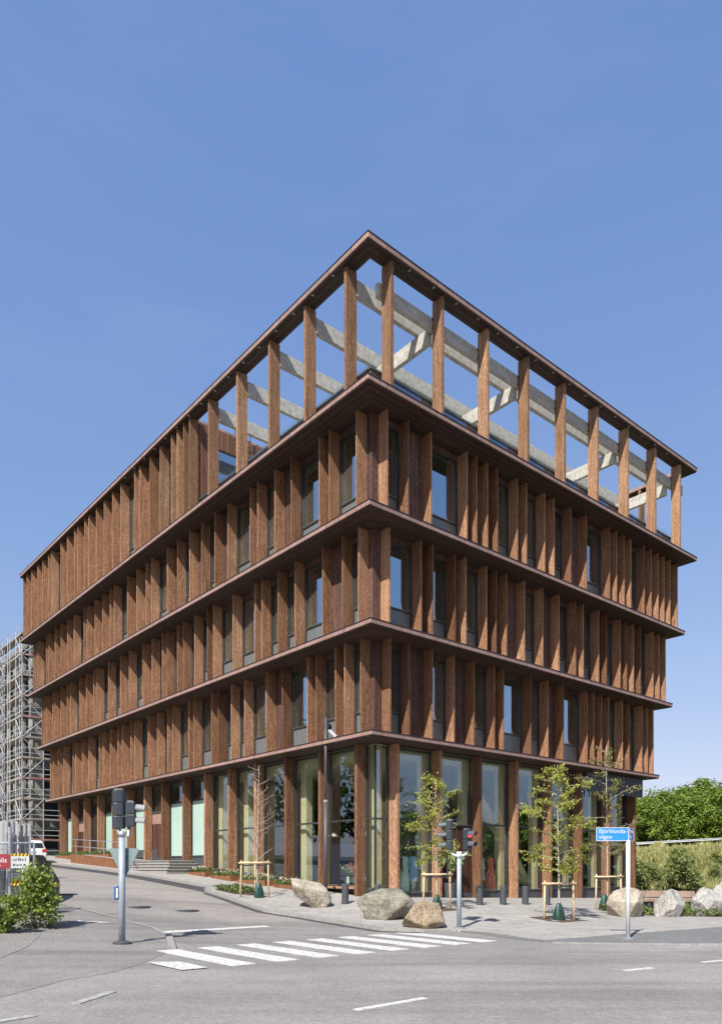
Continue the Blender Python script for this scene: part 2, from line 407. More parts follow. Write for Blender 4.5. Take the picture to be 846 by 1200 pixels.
def stone(name, a, b, c_, lich):
    t = NT(name); c = t.coord(); n = t.noise(c, 2.2, 6, .62); f = t.noise(c, 17, 5, .75); v = t.noise(c, 5, 6, .7)
    cc = t.ramp(n, [(.30, a), (.5, b), (.7, c_)])
    cc = t.mix(t.ramp(v, [(.55, g3(0)), (.68, g3(.6))]), cc, lich)
    cc = t.mix(1.0, cc, t.ramp(f, [(.32, g3(.50)), (.66, g3(1.30))]), 'MULTIPLY')
    t.principled(cc, .9, 0, t.math('ADD', f, t.math('MULTIPLY', v, 1.5)), .6, .03, .25); return t.m
M['stone_grey'] = stone('grey_boulder', (.13,.12,.09), (.235,.22,.175), (.33,.31,.25), (.10,.10,.065))
M['stone_tan'] = stone('tan_boulder', (.17,.125,.08), (.29,.225,.15), (.38,.31,.23), (.20,.185,.155))
M['stone_sand'] = stone('sand_boulder', (.24,.20,.15), (.38,.335,.265), (.47,.425,.36), (.29,.26,.21))
M['stone_pale'] = stone('pale_boulder', (.24,.232,.205), (.38,.365,.335), (.49,.475,.445), (.20,.20,.18))

# ------------------------------------------------------------------ sheets laid on the terrain
def clip_half(poly, ax, val, keep_gt):
    out = []; n = len(poly)
    for i in range(n):
        p, q = poly[i], poly[(i+1) % n]
        a = (p[ax] - val) if keep_gt else (val - p[ax]); b = (q[ax] - val) if keep_gt else (val - q[ax])
        if a >= 0: out.append(p)
        if (a > 0 and b < 0) or (a < 0 and b > 0):
            t = a/(a - b); out.append((p[0] + (q[0]-p[0])*t, p[1] + (q[1]-p[1])*t))
    return out
def sheet(name, poly, hfun, off, mt, step=.5, skirt=0, parent=None):
    tris = tessellate_polygon([[Vector((x, y, 0)) for x, y in poly]])
    V = {}; vs = []; fs = []
    def vid(p):
        k = (round(p[0], 4), round(p[1], 4))
        if k not in V: V[k] = len(vs); vs.append((p[0], p[1], hfun(p[0], p[1]) + off))
        return V[k]
    for tr in tris:
        t = [poly[i] if isinstance(i, int) else (i.x, i.y) for i in tr]
        x0 = math.floor(min(p[0] for p in t)/step); x1 = math.ceil(max(p[0] for p in t)/step)
        for ix in range(x0, x1):
            c = clip_half(clip_half(t, 0, ix*step, True), 0, (ix+1)*step, False)
            if len(c) < 3: continue
            y0 = math.floor(min(p[1] for p in c)/step); y1 = math.ceil(max(p[1] for p in c)/step)
            for iy in range(y0, y1):
                d = clip_half(clip_half(c, 1, iy*step, True), 1, (iy+1)*step, False)
                if len(d) < 3: continue
                ids = []
                for p in d:
                    i = vid(p)
                    if not ids or (ids[-1] != i and i != ids[0]): ids.append(i)
                if len(set(ids)) == len(ids) and len(ids) >= 3: fs.append(tuple(ids))
    if skirt:
        n = len(poly)
        for i in range(n):
            p, q = poly[i], poly[(i+1) % n]; d = math.hypot(q[0]-p[0], q[1]-p[1]); m = max(1, int(d/step))
            for k in range(m):
                a = (p[0]+(q[0]-p[0])*k/m, p[1]+(q[1]-p[1])*k/m); b = (p[0]+(q[0]-p[0])*(k+1)/m, p[1]+(q[1]-p[1])*(k+1)/m)
                za, zb = hfun(*a)+off, hfun(*b)+off; o = len(vs)
                vs += [(a[0],a[1],za),(b[0],b[1],zb),(b[0],b[1],zb-skirt),(a[0],a[1],za-skirt)]; fs.append((o,o+1,o+2,o+3))
    m = MB(); m.v = vs; m.f = fs
    ob = m.build(name, mt, parent, fix=False)
    me = ob.data; bm = bmesh.new(); bm.from_mesh(me)
    up = [f for f in bm.faces if abs(f.normal.z) > .3 and f.normal.z < 0]
    bmesh.ops.reverse_faces(bm, faces=up); bm.to_mesh(me); bm.free()
    return ob
def PW(pts): return [W(x, y) for x, y in pts]
def PP(pts, lift=gz): return [spot(a, b, lift) for a, b in pts]
def strip(path, w):                            # closed outline of a band of width w along a plan path
    a = []; b = []
    for i, p in enumerate(path):
        q0, q1 = path[max(i-1, 0)], path[min(i+1, len(path)-1)]
        d = (q1[0]-q0[0], q1[1]-q0[1]); l = math.hypot(*d); nx, ny = -d[1]/l*w/2, d[0]/l*w/2
        a.append((p[0]+nx, p[1]+ny)); b.append((p[0]-nx, p[1]-ny))
    return a + b[::-1]

# ------------------------------------------------------------------ the setting: ground, roads, pavements
def ground():
    def axis(lo, hi, a, b, s):
        v = list(np.arange(a, b + .01, s)); st = s
        while v[-1] < hi: st *= 1.35; v.append(v[-1] + st)
        st = s
        while v[0] > lo: st *= 1.35; v.insert(0, v[0] - st)
        return v
    xs = axis(-900, 900, -34, 46, 1.0); ys = axis(-300, 1800, -8, 75, 1.0)
    vs = [(x, y, gz(x, y) - .07) for y in ys for x in xs]; n = len(xs)
    fs = [(j*n+i, j*n+i+1, (j+1)*n+i+1, (j+1)*n+i) for j in range(len(ys)-1) for i in range(n-1)]
    m = MB(); m.v = vs; m.f = fs
    tag(m.build('ground', M['earth'], fix=False, smooth=True), kind='structure')
ground()
def S(ob): return tag(ob, kind='structure')
S(sheet('road', [(-70,-14),(70,-14),(70,25),(-70,25)], gz, 0, M['road'], 1.0))
S(sheet('road', PW([(-9.6,-7.5),(-1.9,-7.5),(-1.9,95),(-9.6,95)]), gz, .004, M['road_side'], .6))
S(sheet('road', PW([(-6.25,-1.4),(-3.0,-1.4),(-3.0,95),(-6.25,95)]), gz, .0065, M['road_lane'], .6))
S(sheet('road', PW([(-3.15,5.0),(-1.95,5.0),(-1.95,95),(-3.2,95)]), gz, .011, M['new_asphalt'], .5))
# footway left of the side street
edge_l = PP([(202,1114),(197.5,1098),(180,1088.5),(139,1077),(100,1067),(62,1058)]) + [W(-9.55, 14), W(-9.55, 40)]
S(sheet('footway', edge_l + [W(-14, 40), W(-24, 8), (-30, 12)] + PP([(0,1170),(75,1150),(125,1142),(165,1131)]), gz, .006, M['footway'], .5, skirt=.02))
S(sheet('kerb', strip(edge_l[1:], .10), gz, .022, M['kerb'], .5))
S(sheet('kerb', strip(PP([(197.5,1097),(200,1105),(202,1113)]), .16), gz, .05, M['kerb'], .5, skirt=.06))
S(sheet('gravel_verge', PP([(-90,1078),(18,1079),(46,1098),(32,1111),(0,1124),(-90,1150)]), gz, .014, M['gravel'], .5, skirt=.03))
# pavement along the facade and the plaza in front of it
kerb_pts = PP([(313,1066),(350,1071.5),(400,1079.5),(450,1087.5),(495,1090.5),(530,1090.5)], side)
plaza_low = PP([(560,1092.3),(590,1095.8),(617,1100),(641,1102.3),(671,1100),(749,1094),(846,1087),(1010,1076)], side)
plaza_top = PP([(1010,1069),(846,1075.5),(760,1073.5),(712,1067)], side)
nose = PW([(-2.0,7.3),(-2.5,7.2),(-2.9,6.8),(-3.05,6.2)])
plaza = nose + kerb_pts + plaza_low + plaza_top + PW([(20.6,-.4),(20.6,1.15),(1.15,1.15),(1.15,7.3)])
S(sheet('plaza', plaza, side, .006, M['paving'], .5, skirt=.2))
S(sheet('pavement', PW([(-2.0,7.3),(1.15,7.3),(1.15,95),(-2.0,95)]), side, .006, M['paving'], .5, skirt=.2))
S(sheet('kerb', strip([W(-2.06,95), W(-2.06,60), W(-2.06,30), W(-2.06,15), W(-2.06,7.5)] + nose + kerb_pts, .17), side, .011, M['kerb'], .4, skirt=.2))
S(sheet('footway', PP([(540,1091.3),(560,1092.3),(590,1095.8),(617,1100),(641,1102.3),(671,1100),(749,1094),(846,1087),(1010,1076),(1010,1108),(846,1106.5),(700,1105.5),(640,1104.5),(590,1099.5)], side), side, .001, M['chips'], .5, skirt=.1))
S(sheet('kerb', strip(PP([(648,1105),(700,1106),(760,1106.5),(846,1107),(1010,1108.5)], side), .17), side, .008, M['kerb'], .5, skirt=.15))
S(sheet('planting_strip', PP([(712,1066),(760,1072.7),(846,1074.7),(1010,1068),(1100,1050),(846,1052),(748,1055)], side), side, -.02, M['soil'], .6))
# narrow dark band along the foot of the kerb
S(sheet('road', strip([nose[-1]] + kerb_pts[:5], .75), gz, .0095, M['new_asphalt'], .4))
# painted markings
for k in range(8):
    x = -10.72 + k*.985
    S(sheet('road_marking', PW([(x,-8.45),(x+.5,-8.45),(x+.5,-5.3),(x,-5.3)]), gz, .008, M['paint'], .5, skirt=.01))
S(sheet('road_marking', PW([(-11.72,-8.45),(-11.2,-8.45),(-11.2,-7.35),(-11.72,-7.05)]), gz, .018, M['paint'], .5))
S(sheet('road_marking', PW([(-8.95,-2.2),(-5.75,-2.2),(-5.75,-1.85),(-8.95,-1.85)]), gz, .013, M['paint'], .5))
for p in ([(417,1184.6),(498,1170.5)], [(733,1138.3),(764,1135)], [(823,1128.4),(862,1125)]):
    S(sheet('road_marking', strip(PP(p), .12), gz, .008, M['paint'], .5, skirt=.01))
for p in ([(88,1177.5),(131,1163.5)], [(-6,1199),(40,1191.5)]):
    S(sheet('road_marking', strip(PP(p), .14), gz, .012, M['worn'], .5, skirt=.01))
S(sheet('road_marking', strip(PP([(88,1080),(100,1081.5),(112,1081),(126,1083)]), .28), gz, .018, M['worn'], .5))
def manhole(px, py, label):
    x, y = spot(px, py, gz); m = MB(); n = 28; r = .40
    m.lathe([(r, -.03), (r, .008), (r-.05, .012), (r-.06, .006), (.02, .006)], n)
    t = thing('manhole_cover', label, 'manhole cover', (x, y, gz(x, y) + .006), 0, 'manhole covers in the side street')
    m.build('rim', M['dark_grey'], t)
    g = MB()
    for i in range(-3, 4):
        w = math.sqrt(max(0, .31**2 - (i*.085)**2)); g.box(-w, w, i*.085-.02, i*.085+.02, .004, .014)
    g.build('grating', M['black'], t)
manhole(162, 1063.5, 'round iron manhole cover in the street right behind the grey signal pole')
manhole(219, 1067.8, 'round iron manhole cover in the street nearer the planted kerb island')
manhole(77, 1048.5, 'round iron manhole cover far up the street beside the skip')

# embankment with the road above it
RAIL_A, RAIL_B = Vector((24.9, 75.2, 3.40)), Vector((57.6, 68.8, 5.15))
def bank():
    m = MB(); nu, nv = 60, 22; vs = []
    for j in range(nv):
        v = j/(nv-1)
        for i in range(nu):
            u = i/(nu-1); top = RAIL_A.lerp(RAIL_B, u*1.5 - .25)
            x = top.x - (1-v)*1.0; y = top.y - (1-v)*14.5
            z = .02 + (top.z - .12)*sstep(0, 1, v)
            z += .22*noise.noise(Vector((x*.5, y*.5, 3)))*math.sin(PI*v)
            vs.append((x, y, z))
    m.v = vs; m.f = [(j*nu+i, j*nu+i+1, (j+1)*nu+i+1, (j+1)*nu+i) for j in range(nv-1) for i in range(nu-1)]
    S(m.build('embankment', M['earth'], fix=False, smooth=True))
    d = (RAIL_B - RAIL_A); n = Vector((-d.y, d.x, 0)).normalized()
    a, b = RAIL_A - d*.25, RAIL_B + d*.25
    r = MB(); r.bar(a + Vector((0,0,-.2)), b + Vector((0,0,-.2)), .35, .75); S(r.build('retaining_edge', M['kerb']))
    rd = MB(); rd.add([a + n*.15 + Vector((0,0,-.02)), b + n*.15 + Vector((0,0,-.02)), b + n*7, a + n*7], [(0,1,2,3)]); S(rd.build('road', M['road']))
    hl = MB(); hl.add([a + n*7 - Vector((0,0,.0)), b + n*7, b + n*90 + Vector((0,0,2)), a + n*90 + Vector((0,0,2))], [(0,1,2,3)]); S(hl.build('hillside', M['earth']))
    g = thing('guard_rail', 'long galvanised guard rail along the road above the green bank', 'guard rail', tuple(RAIL_A))
    o = RAIL_A; k = MB()
    e0, e1 = a + n*.25 - o, b + n*.25 - o
    for zz in (.72, .86): k.tube([e0 + Vector((0,0,zz)), e1 + Vector((0,0,zz))], .042, 6)
    k.bar(e0 + Vector((0,0,.79)), e1 + Vector((0,0,.79)), .03, .14); k.build('rail_beam', M['galv'], g)
    q = int((e1 - e0).length/2.0)
    for i in range(q):
        p = e0.lerp(e1, (i+.5)/q); MB().box(p.x-.05, p.x+.05, p.y+.03, p.y+.12, p.z-.1, p.z+.78).build('post', M['galv'], g)
bank()

# ------------------------------------------------------------------ the office building
A_, B_ = 20.25, 35.69                           # plan of the lowest ledge
E = [None, 0.0, .48, .934, 1.37, 1.375]         # how far each ledge oversails it
ZT = [None, 6.75, 10.54, 14.37, 18.26, 22.99]   # ledge tops
ZB = [None, 6.58, 10.36, 14.19, 18.08, 22.79]
OFF = thing('office_building', 'brown timber office block with oversailing ledges and rooftop pergola', 'office building', (C0[0], C0[1], 0), YAW)
FD, FT = .46, .065                              # fin depth and thickness

def ledge(k):
    e = E[k]; o = (-e, A_+e, -e, B_+e); zt, zb = ZT[k], ZB[k]
    i = (1.3, A_-1.3, 1.3, B_-1.3)
    if k == 5: i = (-e+.62, A_+e-.62, -e+.62, 11.75)
    nm = 'ledge' if k < 5 else 'roof_edge'
    if k < 5:
        lg = MB().ring(o, i, zb+.02, zt).build(nm, M['fascia'], OFF)
        i2 = (i[0], i[1], i[2], i[3])
    else:
        m = MB().ring(o, i, zb+.02, zt)
        lg = m.build(nm, M['fascia'], OFF)
    bevel(lg, .012, 1)
    q = .035
    MB().ring((o[0]+q, o[1]-q, o[2]+q, o[3]-q), (i[0]+.004, i[1]-.004, i[2]+.004, (i[3]-.004)), zb-.012, zb+.019).build('soffit', M['soffit'], lg)
    f = MB().ring((o[0]-.018, o[1]+.018, o[2]-.018, o[3]+.018), (o[0]+.06, o[1]-.06, o[2]+.06, o[3]-.06), zt+.001, zt+.026)
    f.build('flashing', M['flashing'], lg)
    if k == 5:                                   # small fixings under the edge
        for j in range(16):
            MB().box(-e+.06, -e+.16, .6+j*1.2, .66+j*1.2, zb-.05, zb-.014).build('fixing', M['kerb'], lg)
            MB().box(.6+j*1.2, .66+j*1.2, -e+.06, -e+.16, zb-.05, zb-.014).build('fixing', M['kerb'], lg)
ALLFIN = []
def pts(s):
    out = []
    for t in s.split(): out.append((float(t[:-1]), t[-1]))
    return out
RA = pts("1.16w 2.13p 3.37w 4.62p 5.81w 7.11n 7.7w 9.61w 10.86p 12.05w 13.99n 14.57n 15.25n 15.86w 17.14n 17.79w 19.04n 19.6n 20.18e")
RB = pts("0.7w 2.31n 2.93w 4.19n 4.8w 6.07n 6.68n 7.35p 8.55w 9.85p 11.06w 12.35n 12.96w 14.26n 14.93w 16.17n 16.76n 17.41n 18.07w 19.35n 19.98n 20.6e")
RC = pts("0.2w 1.22p 2.4w 4.39n 4.96n 5.61n 6.23w 7.52n 8.12w 9.4n 10.07w 11.33p 12.56w 14.5n 15.11n 15.79n 16.4w 17.69n 18.36n 19.05n 19.65n 20.28n 21.05e")
LA = pts("0.98c 1.93w 2.5n 3.72w 4.31n 6.12w 7.32p 9.12w 10.29w 11.53w 12.14n 13.96w 14.49n 16.27w 16.88n 18.11w 19.26n 21.03w 21.61n 22.83n 23.45n 24.62n 25.82n 26.39n 28.15w 29.32n 30.53n 31.04n 32.86w 34.01n 35.0n 35.6e")
LB = pts("0.57c 1.5w 2.71p 4.54w 5.75w 6.99w 7.54n 9.37w 11.16w 11.73n 13.0w 14.17w 14.82n 16.01w 16.55n 17.81w 18.93n 20.76w 21.97n 23.75w 25.6w 26.13n 27.35n 28.56n 30.21w 30.85n 32.06n 33.28n 33.74n 35.05n 35.5n 36.05e")
LC = pts("0.17c 1.73w 2.35n 4.19w 5.35p 6.64w 7.21n 9.08w 10.24p 11.49w 12.67p 13.95w 15.08p 16.91w 17.58n 18.75w 19.96p 21.82w 22.44n 23.57n 24.76n 26.04n 26.59n 28.34w 29.5n 30.73n 31.92n 33.18n 33.73n 35.57w 36.0n 36.5e")
LD = pts("11.54w 12.1n 12.75n 13.35n 14.59w 15.75n 17.02n 17.63n 19.41w 20.56n 21.77n 22.94n 24.14n 24.78n 25.94n 26.51n 27.75n 28.96n 30.8w 31.36n 32.55n 33.62n 34.95n 36.0n 36.85e")
HEAD, SILL = .20, .92
def on_face(side_, u0, u1, d0, d1):             # u along the facade, d inwards from x or y = 0
    return (u0, u1, d0, d1) if side_ == 'R' else (d0, d1, u0, u1)
def fbox(m, sd, u0, u1, d0, d1, z0, z1):
    a = on_face(sd, u0, u1, d0, d1); return m.box(a[0], a[1], a[2], a[3], z0, z1)
def fin(sd, u, front, z0, z1, mt):
    dist = 27 + (u*UR[1] if sd == 'R' else u*UL[1])
    ALLFIN.append((dist, sd, u, front, z0, z1, mt))
def window(sd, u0, u1, wd, z0, z1):
    """one window: frame with sill bar, glass, spandrel below and pale timber lining inside"""
    d0 = wd + .05; f = .055; w = u1 - u0
    m = MB()
    fbox(m, sd, u0, u0+f, d0, d0+.09, z0, z1); fbox(m, sd, u1-f, u1, d0, d0+.09, z0, z1)
    fbox(m, sd, u0+f, u1-f, d0, d0+.09, z1-f, z1); fbox(m, sd, u0+f, u1-f, d0, d0+.09, z0, z0+.04)
    fbox(m, sd, u0+f, u1-f, d0-.012, d0+.09, z0+SILL, z0+SILL+.05)
    fr = m.build('window', M['frame'], OFF)
    fbox(MB(), sd, u0+f, u1-f, d0+.03, d0+.045, z0+SILL+.05, z1-f).build('pane', M['glass'], fr)
    fbox(MB(), sd, u0+f, u1-f, d0+.03, d0+.06, z0+.04, z0+SILL).build('spandrel', M['spandrel'], fr)
    s = MB(); fbox(s, sd, u0+f, u1-f, d0-.03, d0+.028, z0+SILL+.051, z0+SILL+.062); s.build('sill', M['sill'], fr)
    l = MB(); fbox(l, sd, u0+.01, u0+.055, d0+.10, d0+.28, z0, z1); fbox(l, sd, u1-.055, u1-.01, d0+.10, d0+.28, z0, z1)
    fbox(l, sd, u0+.055, u1-.055, d0+.10, d0+.28, z1-.06, z1); l.build('lining', M['glulam_in'], fr)
    if R.random() < .35 and w > .7:
        h = R.uniform(.25, .9); c = MB(); fbox(c, sd, u0+f, u1-f, d0+.12, d0+.13, z1-h, z1-.06); c.build('roller_blind', M['ceiling'], fr)
def storey(k, rs, ls):
    front = -E[k+1] + .8; wd = front + FD; z0 = ZT[k]; z1 = ZB[k+1] - .012; e2 = E[k+1]
    xe, ye = A_ + e2 - .8, B_ + e2 - .8
    mt = M['fin_low'] if k == 1 else M['fin_mid']
    for sd, seq, end in (('R', rs, xe), ('L', ls, ye)):
        spans = []; u = wd                       # solid wall from the corner on
        for i, (s, ty) in enumerate(seq):
            fin(sd, s, front, z0, z1, mt)
            if sd == 'R':
                nxt = seq[i+1][0] if i+1 < len(seq) else end
                if ty == 'w': spans.append((s + FT, nxt))
            else:
                if ty == 'w': spans.append((seq[i-1][0] + FT, s))
        m = MB(); u = wd + .1 if sd == 'L' else wd
        zt = z1 - HEAD
        for a, b in spans:
            if a > u: fbox(m, sd, u, a, wd, wd+.1, z0, zt)
            window(sd, a, b, wd, z0 + .03, zt)
            u = b
        if end > u: fbox(m, sd, u, end - .1, wd, wd+.1, z0, zt)
        fbox(m, sd, wd + .1 if sd == 'L' else wd, end - .1, wd, wd+.1, zt, z1)
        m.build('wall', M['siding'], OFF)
    MB().box(xe-.1, xe, wd, ye, z0, z1).build('wall', M['siding'], OFF)
    MB().box(wd, xe-.1, ye-.1, ye, z0, z1).build('wall', M['siding'], OFF)
    MB().box(wd+.6, xe-.3, wd+.6, ye-.3, z1+.02, z1+.16).build('ceiling', M['ceiling'], OFF)
    MB().box(wd+.5, xe-.3, wd+.5, ye-.3, z0-.12, z0+.02).build('floor', M['slab'], OFF)
    MB().box(7.5, xe-2, 7.5, ye-2, z0+.03, z1).build('core_wall', M['inner_wall'], OFF)
for k in range(1, 6): ledge(k)
storey(1, RA, LA); storey(2, RB, LB); storey(3, RC, LC)

# ---- top storey behind the terrace: closed block
def top_block():
    front = -1.18; wd = front + FD; z0, z1 = ZT[4], ZB[5] - .012; ye = B_ + E[5] - .2
    m = MB(); u = 11.7
    for i, (s, ty) in enumerate(LD):
        fin('L', s, front, z0, z1, M['fin_top'])
        if ty == 'w' and i > 0:
            a, b = LD[i-1][0] + FT, s
            m.box(wd, wd+.1, u, a, z0, z1-HEAD); window('L', a, b, wd, z0+.03, z1-HEAD); u = b
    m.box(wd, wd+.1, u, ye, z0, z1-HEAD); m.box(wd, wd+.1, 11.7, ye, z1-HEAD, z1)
    m.build('wall', M['siding_top'], OFF)
    # wall facing the terrace, with a long window band
    w = MB(); x1 = A_ + E[5] - .8; zb, zt = z0 + .3, z0 + 3.62
    w.box(wd+.1, x1, 11.6, 11.7, zt, z1); w.box(wd+.1, x1, 11.6, 11.7, z0, zb)
    for a, b in ((wd+.1, -.2), (4.6, 5.4), (10.2, 11.0), (15.8, x1)): w.box(a, b, 11.6, 11.7, zb, zt)
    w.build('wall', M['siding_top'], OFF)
    for a, b in ((-.2, 4.6), (5.4, 10.2), (11.0, 15.8)):
        f = MB()
        for q in (a, (a+b)/2-.03, b-.06): f.box(q, q+.06, 11.62, 11.69, zb, zt)
        f.box(a, b, 11.615, 11.695, zb, zb+.06); f.box(a, b, 11.615, 11.695, zt-.06, zt)
        fr = f.build('window', M['frame'], OFF); MB().box(a+.06, b-.06, 11.65, 11.66, zb+.06, zt-.06).build('pane', M['glass'], fr)
    MB().box(wd+.1, x1, 14, ye-.2, z0+.01, z1-.2).build('core_wall', M['inner_wall'], OFF)
    MB().box(x1-.1, x1, 11.702, ye, z0, z1).build('wall', M['siding_top'], OFF)
    MB().box(wd+.1, x1-.1, ye-.1, ye, z0, z1).build('wall', M['siding_top'], OFF)
top_block()

# fins: the hundred that show largest are parts of their own, the far rest is one part
ALLFIN.sort(key=lambda t: t[0])
rest = MB()
for i, (dist, sd, u, front, z0, z1, mt) in enumerate(ALLFIN):
    if i < 100: fbox(MB(), sd, u, u+FT, front, front+FD-.002, z0, z1).build('fin', mt, OFF)
    else: fbox(rest, sd, u, u+FT, front, front+FD-.002, z0, z1)
tag(rest.build('fin', M['fin_low'], OFF), kind='stuff')

# ---- terrace posts, pergola beams, parapet
def terrace():
    z0, z1 = ZT[4], ZB[5] - .012; f = -1.18
    for x in (-.10, 2.42, 4.96, 7.47, 10.03, 12.56, 15.13, 17.7, 20.2):
        MB().box(x-.07, x+.06, f, f+FD+.02, z0+.02, z1).build('terrace_post', M['fin_top'], OFF)
    for y in (.04, 2.43, 4.83, 7.28, 9.71):
        MB().box(f, f+FD+.02, y-.02, y+.10, z0+.02, z1).build('terrace_post', M['fin_top'], OFF)
    xe = A_ + E[5] - .2
    for y in (1.5, 4.4, 7.3, 10.0): MB().box(xe-FD, xe, y, y+.12, z0+.02, z1).build('terrace_post', M['fin_top'], OFF)
    zb = 21.95
    for y in (.04, 2.43, 4.83, 7.28, 9.71): bevel(MB().box(f+FD+.03, xe-FD-.02, y-.04, y+.14, zb, zb+.58).build('pergola_beam', M['glulam'], OFF), .01, 1)
    for x in (2.42, 7.47, 15.13, 20.0): MB().box(x-.09, x+.09, f+FD+.22, 11.55, zb-.57, zb-.012).build('cross_beam', M['glulam'], OFF)
    bevel(MB().box(-.32, xe-.02, f+FD+.03, f+FD+.20, zb-.20, zb+.29).build('edge_beam', M['glulam'], OFF), .01, 1)
    for x in (2.42, 4.96, 7.47, 10.03, 12.56, 15.13, 17.7, 20.2):
        for dz in (-.16, .17): MB().box(x-.09, x+.09, f+FD-.03, f+FD+.028, zb+dz, zb+dz+.08).build('bracket', M['black'], OFF)
    p = -.60; zt = z0 + .86; pe = A_ + .6
    cap = MB()
    n = 0
    for (sd, u0, u1) in (('R', p, pe), ('L', p+.1, 11.58)):
        u = u0
        while u < u1 - .02:
            v = min(u + (1.75 if n % 2 else .75), u1)
            q = MB(); fbox(q, sd, u+.012, v-.012, p, p+.08, z0+.02, zt)
            q.build('parapet_panel', M['parapet'] if n % 2 == 0 else M['mirror'], OFF); u = v; n += 1
        fbox(cap, sd, u0 - .03, u1, p-.05, p+.22, zt+.002, zt+.075)
        g = MB(); fbox(g, sd, u0+.1, u1-.1, p+.30, p+.315, zt+.0, zt+.55); g.build('balustrade_glass', M['rail_glass'], OFF)
    cap.build('parapet_capping', M['capping'], OFF)
    MB().box(pe-.06, pe+.02, p+.1, 11.5, z0+.02, zt).build('parapet_panel', M['parapet'], OFF)
    MB().box(p+.1, pe-.1, p+.1, 11.58, z0+.01, z0+.06).build('terrace_floor', M['slab'], OFF)
    l = MB()                                     # access ladder by the block wall
    for x in (1.55, 2.05):
        l.tube([(x, 11.45, z0+1.0), (x, 11.45, z1+.55), (x, 11.5, z1+.95), (x, 11.75, z1+1.15), (x, 12.0, z1+.9), (x, 12.05, z1+.25)], .025, 6)
    for i in range(12): l.tube([(1.55, 11.45, z0+1.2+i*.3), (2.05, 11.45, z0+1.2+i*.3)], .014, 5)
    l.build('roof_ladder', M['black'], OFF)
t_ = NT('parapet_glass_sky_tint'); t_.principled((.16,.24,.36), .12, .35, None, spec=.7); M['mirror'] = t_.m  # reflected sky is put into the blue base colour of these panels
terrace()

